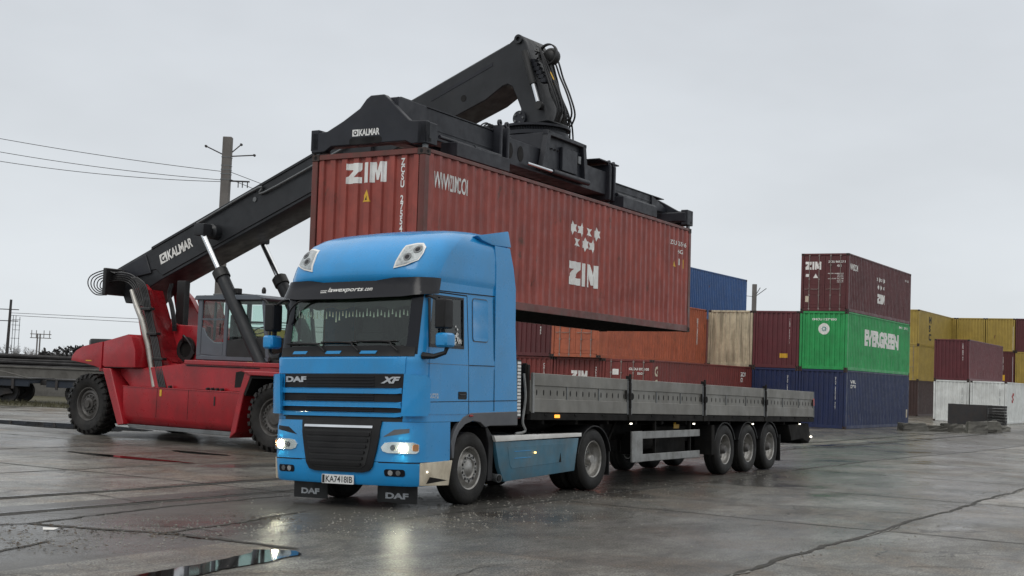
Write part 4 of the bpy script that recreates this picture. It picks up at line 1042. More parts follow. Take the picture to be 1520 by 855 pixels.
# tank skirts, catwalk, exhaust
for sd in (0, 1):
    yb = (lambda y: y) if sd == 0 else (lambda y: 2.5 - y)
    sk = obj('side_skirt', prism(B(), [(2.01, .855), (4.60, .865), (4.52, .60), (4.455, .345), (2.27, .272), (2.12, .5)], yb(.03), yb(.10)), M_blue_dirty, lorry, bevel=.014, seg=2)
    obj('skirt_recess', prism(B(), [(2.36, .775), (4.15, .79), (4.12, .50), (2.48, .455), (2.42, .52)], yb(.026), yb(.032)), M_blue_dirty, sk, bevel=.002)
    for z in (.70, .60): obj('skirt_rib', prism(B(), [(2.55, z), (3.05, z + .004), (3.05, z + .012), (2.55, z + .008)], yb(.022), yb(.03)), M_blue, sk)
    obj('skirt_top', prism(B(), [(1.955, .945), (4.67, .945), (4.665, .885), (2.01, .858)], yb(.015), yb(.12)), M_white, sk, bevel=.01, seg=2)
    obj('side_marker_lamp', box(B(), 3.13, 3.165, yb(.02), yb(.0), .66, .685), M_bulb3, sk)
    obj('skirt_latch', prism(B(), [(3.93, .50), (3.98, .64), (4.0, .50)], yb(.022), yb(.03)), M_dark, sk)
    obj('fuel_tank', box(B(), 2.3, 4.3, yb(.12), yb(.75), .36, .90), M_dark, lorry, bevel=.08, seg=2)
    obj('catwalk', box(B(), 2.0, 4.66, yb(.12), yb(1.2), .885, .93), M_steel, lorry)
    # rear mudguard
    out = []
    for k in range(13): t = math.radians(12 + 156 * k / 12); out.append((5.17 - .60 * math.cos(t) * 1.02, .50 + .56 * math.sin(t)))
    inn = [(5.17 + (x - 5.17) * .955, .50 + (z - .5) * .955) for x, z in out][::-1]
    obj('rear_mudguard', prism(B(), out + inn, yb(.03), yb(.70)), M_black, lorry, bevel=.006)
    obj('rear_mudflap', box(B(), 5.75, 5.77, yb(.06), yb(.68), .22, .66), M_ink, lorry)
    obj('front_splash_guard', prism(B(), [(1.86, .30), (1.98, .30), (2.02, .90), (1.84, 1.08), (1.78, 1.06), (1.88, .84)], yb(.06), yb(.5)), M_black, lorry, bevel=.008)
obj('exhaust_pipe', tube(B(), [(2.6, .5, .40), (2.25, .3, .36), (2.14, .12, .335), (2.11, .02, .33)], [.05, .05, .055, .06], 14), M_steel, lorry)
obj('exhaust_opening', tube(B(), [(2.11, .03, .33), (2.109, .008, .33)], .048, 14), M_hole, lorry)
# side deflector edge with the pale reflective blocks behind the cab
fw = obj('fifth_wheel', box(B(), 4.3, 5.2, .8, 1.7, .95, 1.1), M_dark, lorry, bevel=.04)
st = obj('cab_rear_fairing', box(B(), 2.56, 2.72, .03, .09, 1.2, 2.06), M_ink, lorry)
for i in range(16): obj('reflector_block', box(B(), 2.615, 2.715, .026, .032, 1.225 + i * .0515, 1.262 + i * .0515), M_plate, st)
for b in (.9, 1.2, 1.5): obj('air_line', tube(B(), [(2.62, b, 1.9), (2.7, b + .05, 1.4), (2.85, b + .1, 1.25), (3.0, b, 1.6), (3.05, b, 1.7)], .016, 6), M_redlens if b == .9 else M_hose, lorry)
obj('curtain_strap', tube(B(), [(2.86, .06, 1.86), (2.90, .05, 1.5), (2.84, .06, 1.15), (2.90, .05, 1.0), (2.7, .1, .96)], .02, 6), M_rail, lorry)

# ================================================================ TRAILER
SL = Matrix.Identity(4); SL[2][0] = -.0115; SL[2][3] = .0115 * 2.93     # deck falls slightly to the tail
trailer = thing('flatbed_trailer', 'dropside trailer with grey metal boards coupled behind the blue tractor', 'trailer', FT, (9.7, 1.25, 0))
ZT, ZBt = 1.877, 1.283
LB = [(3.02, 6.36), (6.45, 9.72), (9.81, 13.17), (13.26, 16.56)]
for sd in (0, 1):
    yb = (lambda y: y) if sd == 0 else (lambda y: 2.55 - y)
    for (a0, a1) in LB:
        w = a1 - a0
        bd = obj('side_board', box(B(), a0, a1, yb(.012), yb(.035), ZBt, ZT), M_board, trailer, pre=SL, bevel=.003)
        for z0, z1 in ((ZT - .19, ZT), (ZBt, ZBt + .205)):
            obj('board_plank', box(B(), a0, a1, yb(-.004), yb(.014), z0, z1), M_board, bd, pre=SL, bevel=.006)
        for k in (1, 2): obj('board_rib', box(B(), a0 + w * k / 3 - .012, a0 + w * k / 3 + .012, yb(-.002), yb(.014), ZBt + .207, ZT - .192), M_steel, bd, pre=SL)
        for k in (0, 1): obj('board_end_strip', box(B(), a0 if k == 0 else a1 - .05, a0 + .05 if k == 0 else a1, yb(-.010), yb(.014), ZBt - .01, ZT + .004), M_rail if k == 0 else M_steel, bd, pre=SL)
        for k in range(15 if sd == 0 else 0):
            x = a0 + w * (k + .7) / 15.4; obj('lashing_slot', prism(B(), [(x + p[0], 1.585 + p[1]) for p in disc(0, 0, .016, 8, .045)], .0085, .0115), M_hole, bd, pre=SL, smooth=0)
        la = obj('board_latch', box(B(), a1 - .12, a1 - .09, yb(-.02), yb(.0), ZBt + .25, ZBt + .4), M_dark, bd, pre=SL)
    for a in (6.405, 9.765, 13.215):
        po = obj('stake_post', box(box(B(), a - .045, a + .045, yb(-.02), yb(.05), ZBt - .12, ZT + .06), a - .03, a + .03, yb(-.032), yb(-.018), ZBt + .1, ZT - .05), M_dark, trailer, pre=SL, bevel=.006)
        obj('post_latch', box(B(), a - .07, a + .0, yb(-.045), yb(-.02), ZT - .02, ZT + .09), M_dark, po, pre=SL, bevel=.006)
        obj('post_latch', box(B(), a - .055, a + .055, yb(-.05), yb(-.02), ZBt + .24, ZBt + .36), M_dark, po, pre=SL, bevel=.006)
    obj('edge_rail', box(B(), 2.98, 16.56, yb(.0), yb(.08), 1.165, 1.27), M_dark, trailer, pre=SL, bevel=.006)
    for k in range(14): obj('lashing_ring', box(B(), 3.4 + k * .98, 3.5 + k * .98, yb(-.012), yb(.004), 1.235, 1.265), M_dark, trailer, pre=SL)
for i, a in enumerate((6.53, 9.32, 12.52, 15.6)):
    obj('marker_lamp', box(B(), a, a + .045, .02, .05, 1.10, 1.125), M_bulb2, trailer, pre=SL, bevel=.004)
obj('side_marker_lamp', box(B(), 3.72, 3.88, -.012, .012, 1.20, 1.25), M_amber, trailer, pre=SL, bevel=.004)
obj('deck', box(B(), 2.95, 16.55, .04, 2.51, 1.27, 1.30), M_dark, trailer, pre=SL)
obj('headboard', box(box(B(), 2.93, 3.0, .03, 2.52, 1.25, 2.0), 2.90, 2.95, .05, .12, 1.25, 2.02), M_dark, trailer, pre=SL, bevel=.006)
obj('tailboard', box(B(), 16.5, 16.56, .03, 2.52, 1.283, 1.87), M_board, trailer, pre=SL, bevel=.006)
obj('tail_reflector', box(B(), 16.49, 16.575, -.012, .012, 1.55, 1.72), M_redlens, trailer, pre=SL)
for b in (.75, 1.68):
    obj('chassis_beam', prism(B(), [(3.1, 1.165), (16.4, 1.165), (16.4, 1.0), (7.2, .80), (6.2, 1.02), (3.1, 1.05)], b, b + .12), M_dark, trailer, pre=SL)
for k in range(12): obj('cross_member', box(B(), 3.5 + k * 1.12, 3.58 + k * 1.12, .1, 2.45, 1.10, 1.165), M_dark, trailer, pre=SL)
# landing legs
for b in (.35, 2.08):
    lg_ = obj('landing_leg', box(box(B(), 5.98, 6.12, b, b + .12, .36, 1.15), 5.86, 6.24, b - .06, b + .18, .33, .36), M_dark, trailer, bevel=.008)
    obj('leg_brace', tube(B(), [(6.1, b + .06, .45), (6.7, b + .06, 1.1)], .03, 6), M_dark, lg_)
# side guards
for sd in (0, 1):
    yb = (lambda y: y) if sd == 0 else (lambda y: 2.55 - y)
    sg_ = obj('side_guard', box(B(), 6.60, 9.60, yb(.02), yb(.05), .80, .93), M_rail, trailer, bevel=.006)
    obj('guard_rail', box(B(), 6.60, 9.60, yb(.02), yb(.05), .40, .53), M_rail, sg_, bevel=.006)
    obj('guard_plate', box(B(), 6.57, 7.0, yb(.014), yb(.056), .395, .935), M_rail, sg_, bevel=.01)
    for a in (7.6, 9.2): obj('guard_bracket', box(B(), a, a + .05, yb(.056), yb(.10), .4, 1.15), M_dark, sg_)
obj('air_tank', tube(B(), [(7.4, .45, .75), (8.3, .45, .75)], .17, 20), M_dark, trailer, smooth=50)
obj('spare_box', box(B(), 8.5, 9.9, .45, 1.2, .45, 1.0), M_dark, trailer, bevel=.02)
obj('yellow_plate', box(B(), 9.0, 9.25, .30, .31, .95, 1.06), M_yellow, trailer)
for i, X in enumerate((11.02, 12.33, 13.64)):
    road_wheel(trailer, X, .05, .505, 0, style='deep'); road_wheel(trailer, X, 2.50, .505, 1, style='deep')
    obj('axle', tube(B(), [(X, .3, .5), (X, 2.25, .5)], .07, 10), M_dark, trailer)
    obj('air_bag', lathe(B(), [(0, -.01), (.13, 0), (.15, .1), (.13, .22), (0, .24)], 16), M_dark, trailer, pre=Matrix.Translation((X + .35, .8, .62)) @ Matrix.Rotation(PI / 2, 4, 'X'))
    for sd in (0, 1):
        yb = (lambda y: y) if sd == 0 else (lambda y: 2.55 - y)
        out = [(X + .60 * math.cos(math.radians(t)), .50 + .56 * math.sin(math.radians(t))) for t in range(20, 161, 14)]
        inn = [(X + (x - X) * .96, .5 + (z - .5) * .96) for x, z in out][::-1]
        obj('mudguard', prism(B(), out + inn, yb(.06), yb(.42)), M_black, trailer)
for sd in (0, 1):
    yb = (lambda y: y) if sd == 0 else (lambda y: 2.55 - y)
    obj('tail_mudflap', box(B(), 14.30, 14.32, yb(.05), yb(.45), .17, .75), M_ink, trailer)
    obj('front_mudflap', box(B(), 10.30, 10.45, yb(.06), yb(.42), .42, 1.0), M_dark, trailer)
ub = obj('underrun_bar', box(B(), 16.1, 16.22, .15, 2.4, .50, .62), M_dark, trailer, bevel=.01)
for b in (.5, 2.0): obj('bar_arm', box(B(), 15.5, 16.15, b, b + .06, .58, 1.12), M_dark, ub)
obj('tail_lamp_unit', prism(B(), [(14.9, .95), (16.35, .98), (16.5, .60), (16.35, .50), (15.9, .62), (15.1, .58)], .06, .40), M_dark, trailer, bevel=.02)
obj('marker_lamp', lathe(B(), [(0, -.03), (.02, -.02), (.02, .02), (0, .02)], 12, (16.42, .03, .66)), M_bulb2, trailer)

# ================================================================ REACH STACKER
rs = thing('reach_stacker', 'red reach stacker with a charcoal telescopic boom behind the blue lorry', 'reach stacker', FM, (-3.2, 1.96, 0))
BC = 1.96
def loader_wheel(a, side, b, dual=False, steel=M_rimdark):
    R, Wd = .775, .46
    mir = Matrix.Identity(4) if side == 0 else Matrix.Rotation(PI, 4, 'Z')
    pre = Matrix.Translation((a, b, R - .005)) @ mir
    h = B()
    if dual: lathe(h, [(0, .05), (.16, .05), (.18, .07), (.24, .08), (.27, .06), (.33, .06), (.36, .09), (.375, .10)], 40)
    else: lathe(h, [(0, -.02), (.09, -.02), (.10, .03), (.16, .04), (.17, .09), (.26, .10), (.30, .06), (.36, .08), (.375, .11)], 40)
    w = obj('wheel', h, steel, rs, pre=pre, smooth=40)
    nuts = B()
    for k in range(12 if not dual else 20):
        t = 2 * PI * k / (12 if not dual else 20); r = .21 if not dual else .30; y = .09 if not dual else .06; c = Vector((r * math.cos(t), y, r * math.sin(t)))
        tube(nuts, [c + Vector((0, .02, 0)), c - Vector((0, .045, 0))], .022, 6)
    obj('wheel_nuts', nuts, M_rimdark, w, pre=pre, smooth=0)
    rb = B(); lathe(rb, [(.36, .12), (.375, .06), (.40, .015), (.425, .01), (.43, .03), (.41, .06), (.40, .38), (.36, .38)], 48, close=True); obj('rim', rb, steel, w, pre=pre, smooth=40)
    for k in range(2 if dual else 1):
        o = k * .56; ty = B()
        lathe(ty, [(.42, o + .03), (.47, o - .004), (.56, o - .03), (.66, o - .03), (.71, o - .005), (.735, o + .02), (.738, o + Wd - .02), (.71, o + Wd + .005), (.66, o + Wd + .03), (.56, o + Wd + .03), (.47, o + Wd), (.42, o + Wd - .03)], 60, close=True)
        n = 26
        for i in range(n):
            t0 = 2 * PI * i / n
            for hf in (0, 1):
                t = t0 + (PI / n if hf else 0)
                y0, y1 = (o - .012, o + Wd * .53) if hf == 0 else (o + Wd * .47, o + Wd + .012)
                dt = .30 * 2 * PI / n; vs = []
                for (yy, tw) in ((y0, 0.0), (y1, .10 if hf == 0 else -.0)):
                    sl = .10 * (1 if hf == 0 else -1)
                    ta = t + (sl if (hf == 0 and yy == y1) or (hf == 1 and yy == y0) else 0) * (1 if hf == 0 else -1)
                    for r_ in (.715, R):
                        for sgn in (-1, 1):
                            q = ta + sgn * dt * (1 if r_ < .75 else .82); vs.append(ty.verts.new((r_ * math.cos(q), yy + (.02 if r_ > .75 and yy == y0 else (-.02 if r_ > .75 else 0)) * (1), r_ * math.sin(q))))
                for qd in ((0, 1, 3, 2), (4, 6, 7, 5), (0, 4, 5, 1), (2, 3, 7, 6), (0, 2, 6, 4), (1, 5, 7, 3)): ty.faces.new([vs[j] for j in qd])
                yy = y0 if hf == 0 else y1
                s_ = -1 if hf == 0 else 1
                q0 = [ty.verts.new((r_ * math.cos(t + g * dt), yy + s_ * e_, r_ * math.sin(t + g * dt))) for (r_, g, e_) in ((.66, -.7, .022), (.66, .7, .022), (.745, .9, .006), (.745, -.9, .006))]
                q1 = [ty.verts.new((r_ * math.cos(t + g * dt), yy + s_ * e_, r_ * math.sin(t + g * dt))) for (r_, g, e_) in ((.66, -.7, .05), (.66, .7, .05), (.765, .9, .02), (.765, -.9, .02))]
                for j in range(4): ty.faces.new((q0[j], q0[(j + 1) % 4], q1[(j + 1) % 4], q1[j]))
                ty.faces.new(q1)
        obj('tyre', ty, M_rubberloader, w, pre=pre, smooth=25)
loader_wheel(0, 0, .0, True); loader_wheel(0, 1, 2 * BC, True)
loader_wheel(-6.78, 0, .30); loader_wheel(-6.78, 1, 2 * BC - .30)
obj('front_axle', box(tube(B(), [(0, .9, .78), (0, 3.0, .78)], .22, 12), -.5, .5, 1.1, 2.8, .5, 1.3), M_dark, rs)
obj('rear_axle', box(tube(B(), [(-6.78, .7, .75), (-6.78, 3.2, .75)], .14, 12), -7.1, -6.4, 1.0, 2.9, .45, 1.5), M_dark, rs)
# chassis and side tanks
obj('chassis', box(B(), -6.6, .9, 1.0, 2.92, .55, 1.62), M_red, rs, bevel=.03)
for s in (0, 1):
    yb = (lambda y: y) if s == 0 else (lambda y: 2 * BC - y)
    tk = B(); P = [(-5.46, 1.272), (-1.16, 1.285), (-1.33, .53), (-1.37, .36), (-5.30, .35), (-5.42, .56)]
    A = [tk.verts.new((p[0], yb(.30 if p[1] > .5 else .42), p[1])) for p in P]; C_ = [tk.verts.new((p[0], yb(.95), p[1])) for p in P]
    tk.faces.new((A[0], A[1], A[2], A[5])); tk.faces.new((A[5], A[2], A[3], A[4])); tk.faces.new(C_[::-1])
    for i in range(6): tk.faces.new((A[i], C_[i], C_[(i + 1) % 6], A[(i + 1) % 6]))
    t = obj('side_tank', tk, M_red, rs, bevel=.012)
    for a in (-4.2, -3.1): obj('tank_seam', box(B(), a, a + .012, yb(.2975), yb(.30), .56, 1.27), M_hole, t)
    obj('tank_top_edge', box(B(), -5.46, -1.16, yb(.285), yb(.31), 1.262, 1.288), M_red, t, bevel=.004)
    obj('door_latch', box(B(), -2.22, -2.17, yb(.285), yb(.30), .93, 1.15), M_ink, t, bevel=.008)
    obj('amber_marker', box(B(), -4.10, -4.03, yb(.288), yb(.30), 1.08, 1.24), M_yellow, t)
    obj('tank_sill', prism(B(), [(-5.3, .345), (-1.36, .35), (-1.36, .25), (-5.2, .255)], yb(.34), yb(.9)), M_steel, t, bevel=.01)
    # slanted posts of the two wings
    obj('rear_wing_post', prism(B(), [(-6.19, 1.70), (-5.88, 1.70), (-5.28, .34), (-5.50, .30)], yb(.22), yb(1.0)), M_red, rs, bevel=.015)
    fp = prism(B(), [(-1.16, 1.29), (-1.00, 1.78), (-.80, 1.70), (-1.0, 1.25), (-1.19, .37), (-1.40, .22)], yb(.05), yb(1.0)); obj('front_wing_post', fp, M_red, rs, bevel=.015)
    obj('front_wing', prism(B(), [(-1.00, 1.78), (.9, 1.80), (1.0, 1.74), (.9, 1.68), (-.78, 1.69)], yb(-.02), yb(1.2)), M_red, rs, bevel=.015)
    obj('wing_lining', prism(B(), [(-.99, 1.25), (-.8, 1.68), (.88, 1.67), (.88, 1.64), (-.75, 1.62), (-.93, 1.22)], yb(.04), yb(1.05)), M_dark, rs)
    obj('upper_side', prism(B(), [(-5.46, 1.27), (-1.16, 1.285), (-1.0, 1.76), (-.2, 1.80), (-.2, 1.88), (-3.45, 1.98), (-3.55, 1.90), (-5.02, 1.74), (-6.0, 1.70)], yb(.52), yb(1.05)), M_red, rs, bevel=.015)
    obj('upper_ledge', box(B(), -3.50, .6, yb(.47), yb(1.05), 1.885, 1.985), M_red, rs, bevel=.012)
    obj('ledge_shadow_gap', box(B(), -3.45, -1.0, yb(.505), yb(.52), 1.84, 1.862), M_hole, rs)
    obj('service_opening', prism(B(), [(-1.78, 1.38), (-1.48, 1.40), (-1.46, 1.74), (-1.60, 1.77), (-1.76, 1.74)], yb(.512), yb(.522)), M_hole, rs)
    for k in range(5): obj('hose_coupling', lathe(B(), [(0, -.06), (.03, -.06), (.04, .02), (0, .02)], 10, (-3.9 + k * .12 if k < 1 else -2.75 + k * .16, yb(.45), 1.315)), M_ink, rs)
    # rear wing
    wing = B(); P = [(-7.44, 1.86), (-7.40, 1.99), (-7.26, 2.12), (-6.98, 2.24), (-6.24, 2.37), (-6.24, 1.68), (-6.5, 1.74), (-6.9, 1.80)]
    obj('rear_wing', prism(wing, P, yb(.22), yb(1.15)), M_red, rs, bevel=.03, seg=2)
    obj('amber_marker', box(B(), -6.84, -6.62, yb(.21), yb(.225), 1.86, 1.885), M_yellow, rs)
    obj('engine_cover', prism(B(), [(-6.23, 2.37), (-5.31, 2.57), (-5.18, 2.50), (-5.02, 2.18), (-4.98, 1.75), (-6.10, 1.72), (-6.23, 1.76)], yb(.24), yb(1.6)), M_red, rs, bevel=.04, seg=2)
    ds = obj('wing_seam', box(B(), -6.1, -5.05, yb(.234), yb(.245), 1.722, 1.738), M_hole, rs)
obj('counterweight', prism(B(), [(-7.5, 1.6), (-7.5, 1.95), (-7.3, 2.12), (-6.9, 2.22), (-5.6, 2.2), (-5.6, 1.6)], 1.16, 2.76), M_red, rs, bevel=.05, seg=2)
cb_ = obj('rear_lamp_box', box(B(), -7.0, -6.22, .42, .80, 2.24, 2.44), M_ink, rs, bevel=.05, seg=2)
obj('lamp_face', box(B(), -7.01, -6.93, .414, .60, 2.28, 2.40), M_steel, cb_, bevel=.01)
# boom support: two tall curved red plates
Pm = [(-5.90, 3.70), (-5.29, 3.72), (-4.97, 3.08), (-4.70, 2.49), (-4.58, 2.22), (-4.45, 2.05), (-4.25, 1.93), (-4.0, 1.88), (-4.0, 1.3), (-5.15, 1.3), (-5.27, 1.94), (-5.42, 2.36), (-5.69, 3.19)]
Pi = [(-6.35, 3.75), (-6.06, 3.92), (-5.66, 3.62), (-5.41, 3.31), (-5.26, 3.16), (-5.12, 3.04), (-4.98, 2.96), (-4.84, 2.90), (-4.58, 2.86), (-3.6, 2.84), (-3.6, 1.7), (-5.9, 1.6), (-6.0, 2.6)]
for s in (0, 1):
    yb = (lambda y: y) if s == 0 else (lambda y: 2 * BC - y)
    obj('boom_support', prism(B(), Pm, yb(.78), yb(.98)), M_red, rs, bevel=.015)
    fl = B()
    ed = [(-5.29, 3.72), (-4.97, 3.08), (-4.70, 2.49), (-4.58, 2.22), (-4.45, 2.05), (-4.25, 1.93), (-3.6, 1.88)]
    for (x0, z0), (x1, z1) in zip(ed, ed[1:]):
        fl.faces.new([fl.verts.new(p) for p in ((x0, yb(.74), z0), (x1, yb(.74), z1), (x1, yb(1.25), z1), (x0, yb(1.25), z0))])
    bmesh.ops.solidify(fl, geom=fl.faces[:], thickness=.03)
    obj('support_flange', fl, M_red, rs)
    obj('inner_support', prism(B(), Pi, yb(1.22), yb(1.40)), M_red, rs, bevel=.015)
    hr = B(); lathe(hr, [(.20, -.06), (.31, -.06), (.31, .0), (.20, .0)], 32, (-4.22, yb(1.20), 2.25), close=True); obj('round_guard', hr, M_ink, rs, smooth=50)
    obj('guard_core', lathe(B(), [(0, -.02), (.20, -.02), (.20, 0)], 28, (-4.22, yb(1.21), 2.25)), M_dark, rs)
for k in range(4): obj('hydraulic_hose', tube(B(), [(-4.35 + .03 * k, 1.10, 2.45), (-4.15, 1.06 - .02 * k, 2.50 + .03 * k), (-3.95, 1.05, 2.38), (-3.85, 1.1, 2.15)], .022, 6), M_hose, rs, smooth=60)
for k in range(3): obj('hydraulic_hose', tube(B(), [(-4.9 + .05 * k, 1.15, 3.9), (-4.95 + .05 * k, 1.12, 3.6), (-4.82 + .05 * k, 1.1, 3.35), (-4.72 + .05 * k, 1.1, 3.05), (-4.70 + .05 * k, 1.15, 2.7)], .024, 6), M_hose, rs, smooth=60)
cv = obj('support_cover', box(B(), -4.98, -4.66, 1.42, 1.60, 2.84, 4.0), M_ink, rs, bevel=.02)
sp_ = obj('silver_pipe', tube(B(), [(-5.74, .62, 3.70), (-5.51, .62, 3.30), (-5.26, .62, 2.95), (-4.98, .62, 2.30), (-4.60, .55, 1.28)], [.05, .075, .085, .085, .06], 14), M_pipe, rs, smooth=60)
for k in range(5):
    x = .055 * k; obj('hydraulic_hose', tube(B(), [(-5.80 + x, .64, 4.02), (-5.46 + x, .62, 3.84), (-5.28 + x, .62, 3.48), (-5.14 + x, .60, 3.1), (-4.78 + x, .58, 2.3), (-4.5 + x, .52, 1.6), (-4.36 + x, .50, 1.29)], .021, 6), M_hose, rs, smooth=60)
for t_, (a, z) in enumerate(((-5.13, 3.22), (-4.86, 2.60), (-4.58, 1.98))): obj('hose_clamp', box(B(), a - .12, a + .24, .52, .68, z - .03, z + .035), M_ink, rs, bevel=.01)
# hoses looping at the boom foot
for k in range(5):
    r = .20 + .03 * k; x0 = -7.35 - .01 * k
    obj('hydraulic_hose', tube(B(), [(-6.8 + .03 * k, .95 + .05 * k, 4.16 + .02 * k), (-7.2, .92 + .05 * k, 4.24 - .045 * k), (-7.72 + .055 * k, .9 + .05 * k, 4.10 - .03 * k), (-7.80 + .06 * k, .9 + .05 * k, 3.86 - .01 * k), (-7.50 + .03 * k, .9 + .05 * k, 3.62 + .035 * k), (-7.1, .95 + .05 * k, 3.60 + .045 * k)], .016, 6), M_hose, rs, smooth=60)
    obj('hydraulic_hose', tube(B(), [(-7.1, .95 + .04 * k, 3.92 + .05 * k), (-6.6, .92, 3.98 + .05 * k), (-6.15 + .045 * k, .85, 3.90 + .045 * k), (-5.78 + .065 * k, .74, 3.72 + .01 * k), (-5.40 + .05 * k, .64, 3.3)], .020, 6), M_hose, rs, smooth=60)
obj('hose_bracket', box(B(), -7.12, -7.0, .8, 1.5, 3.6, 4.3), M_ink, rs, bevel=.02)
# ---- boom
sl = .388; top = lambda a: 4.30 + sl * (a + 7.5)
boom = B()
prism(boom, [(-7.42, top(-7.42) - .02), (-7.30, 4.0), (-6.95, 3.42), (-6.55, 3.42), (-6.1, 3.80), (-5.62, 4.02), (1.3, top(1.3) - 1.02), (1.3, top(1.3))], 1.45, 2.47)
bo = obj('boom', boom, M_boom, rs, bevel=.02)
for s in (0, 1):
    yb = (lambda y: y) if s == 0 else (lambda y: 2 * BC - y)
    obj('boom_side_plate', prism(B(), [(-6.9, top(-6.9) - .08), (-6.55, 4.22), (-5.80, 4.30), (-5.55, 4.14), (1.28, top(1.28) - .93), (1.28, top(1.28) - .06), (-3.4, top(-3.4) - .06)], yb(1.425), yb(1.452)), M_boom, bo, bevel=.008)
    obj('boom_foot_plate', prism(B(), [(-7.30, top(-7.3) - .1), (-7.1, 4.02), (-6.6, 4.1), (-5.95, 4.2), (-6.2, top(-6.2) - .12)], yb(1.39), yb(1.43)), M_spread, bo, bevel=.01)
    obj('boom_edge', prism(B(), [(-6.0, top(-6.0)), (1.3, top(1.3)), (1.3, top(1.3) - .07), (-6.0, top(-6.0) - .07)], yb(1.40), yb(1.46)), M_boom, bo, bevel=.006)
    obj('boom_pipe', tube(B(), [(-4.3, yb(1.37), top(-4.3) - .10), (-2.2, yb(1.37), top(-2.2) - .10), (-2.0, yb(1.37), top(-2.0) - .30), (.6, yb(1.37), top(.6) - .34)], .028, 8), M_steel if s == 0 else M_hose, bo, smooth=60)
    lo = obj('lifting_pin_block', lathe(B(), [(0, -.10), (.12, -.10), (.19, -.05), (.19, .14), (0, .14)], 24, (-3.62, yb(1.28), 5.20)), M_boom, bo)
    obj('pin_cap', lathe(B(), [(0, -.02), (.07, -.02), (.07, .0)], 16, (-3.62, yb(1.17), 5.20)), M_pipe, lo)
    # lift cylinders
    d = Vector((2.42, 0, -3.42)).normalized(); y = yb(.93); A0 = Vector((-3.62, y, 5.16))
    cyl = obj('lift_cylinder', tube(B(), [A0 + d * 1.28, Vector((-1.20, y, 1.74))], .155, 24), M_boom, rs, smooth=50)
    obj('cylinder_collar', tube(tube(B(), [A0 + d * 1.20, A0 + d * 1.42], .195, 24), [A0 + d * 1.16, A0 + d * 1.21], .15, 20), M_ink, cyl, smooth=50)
    obj('cylinder_rod', tube(B(), [A0, A0 + d * 1.25], .078, 20), M_chrome, cyl, smooth=60)
    obj('rod_end', box(B(), -3.80, -3.44, yb(.80), yb(1.10), 5.06, 5.36), M_boom, cyl, bevel=.06, seg=2)
    obj('cylinder_pipe', tube(B(), [A0 + d * 1.45 + Vector((-.18, -.05, 0)), A0 + d * 3.6 + Vector((-.18, -.05, 0)), A0 + d * 3.9 + Vector((-.1, -.05, 0))], .018, 6), M_hose, cyl)
def on_boom(u, v, off):    # u along, v up the boom's near face
    return Vector((-5.60 + u * .9323 - v * .3617, 1.42 - off, 4.40 + u * .3617 + v * .9323))
lab = obj('maker_emblem', sheet([rect(0, .27, .02, .28)], on_boom, (), (), .004), M_letter, bo)
ring_ = [(.135 + .085 * math.cos(t), .15 + .085 * math.sin(t)) for t in rng(.9, 5.6, 16)]; ring2 = [(.135 + .045 * math.cos(t), .15 + .045 * math.sin(t)) for t in rng(5.6, .9, 16)]
obj('emblem_mark', sheet([ring_ + ring2], on_boom, (), (), .007), M_ink, lab); obj('emblem_mark', sheet([[(.15, .13), (.21, .17), (.23, .07), (.19, .03), (.19, .1)]], on_boom, (), (), .0075), M_ink, lab)
obj('lettering', sheet(text2('KALMAR', .30, 1.25, .02, .28, .035), on_boom, (), (), .005), M_letter, bo)
obj('boom_marker', lathe(B(), [(0, -.02), (.06, -.02), (.06, 0)], 12, (-2.35, 1.42, 5.98)), M_steel, bo)
# inner boom with the knuckle
t2 = lambda a: top(a) - .035
ib = obj('inner_boom', prism(B(), [(-1, t2(-1) - .9), (-1, t2(-1)), (4.96, t2(4.96)), (5.16, t2(5.16) + .06), (5.29, 9.24), (5.40, 9.08), (5.52, 8.78), (5.74, 8.2), (5.93, 7.65), (6.04, 7.32), (4.98, 7.22), (5.18, 7.36), (5.34, 7.62), (5.20, 7.92), (5.08, 8.14), (4.97, 8.20), (4.84, 8.17), (4.4, t2(4.4) - .98)], 1.53, 2.39), M_boom, rs, bevel=.02)
obj('knuckle_eye', lathe(B(), [(.05, -.02), (.10, -.02), (.10, .05), (.05, .05)], 20, (5.22, 1.50, 9.16), close=True), M_boom, ib)
obj('boom_hole', lathe(B(), [(0, -.004), (.075, -.004), (.075, .01)], 24, (3.80, 1.528, 7.99)), M_hole, ib)
obj('boom_top_strip', prism(B(), [(1.3, t2(1.3)), (4.9, t2(4.9)), (4.9, t2(4.9) + .035), (1.3, t2(1.3) + .035)], 1.6, 2.3), M_spread, ib)
obj('slide_plate', prism(B(), [(2.9, t2(2.9) - .22), (4.55, t2(4.55) - .22), (4.55, t2(4.55) - .30), (2.9, t2(2.9) - .30)], 1.522, 1.53), M_spread, ib)
dcy = obj('damping_cylinder', tube(B(), [(5.45, 1.42, 8.85), (5.70, 1.42, 8.12)], .075, 14), M_ink, ib, smooth=50)
obj('cylinder_rod', tube(B(), [(5.70, 1.42, 8.12), (5.84, 1.42, 7.72)], .045, 12), M_chrome, dcy, smooth=60)
obj('rod_end', lathe(B(), [(0, -.06), (.09, -.06), (.09, .06), (0, .06)], 14, (5.88, 1.42, 7.64)), M_ink, dcy)
obj('knuckle_joint', lathe(B(), [(0, -.05), (.16, -.05), (.16, .04), (0, .04)], 18, (5.35, 1.50, 7.42)), M_spread, ib)
for k in range(5): tt = 2 * PI * k / 5; obj('joint_bolt', lathe(B(), [(0, -.03), (.025, -.03), (.025, 0)], 6, (5.35 + .11 * math.cos(tt), 1.45, 7.42 + .11 * math.sin(tt))), M_steel, ib)
hr = obj('hose_reel', lathe(B(), [(0, -.12), (.10, -.12), (.17, -.07), (.19, 0), (.17, .1), (0, .13)], 20, (5.92, 1.75, 8.76)), M_ink, ib, smooth=50)
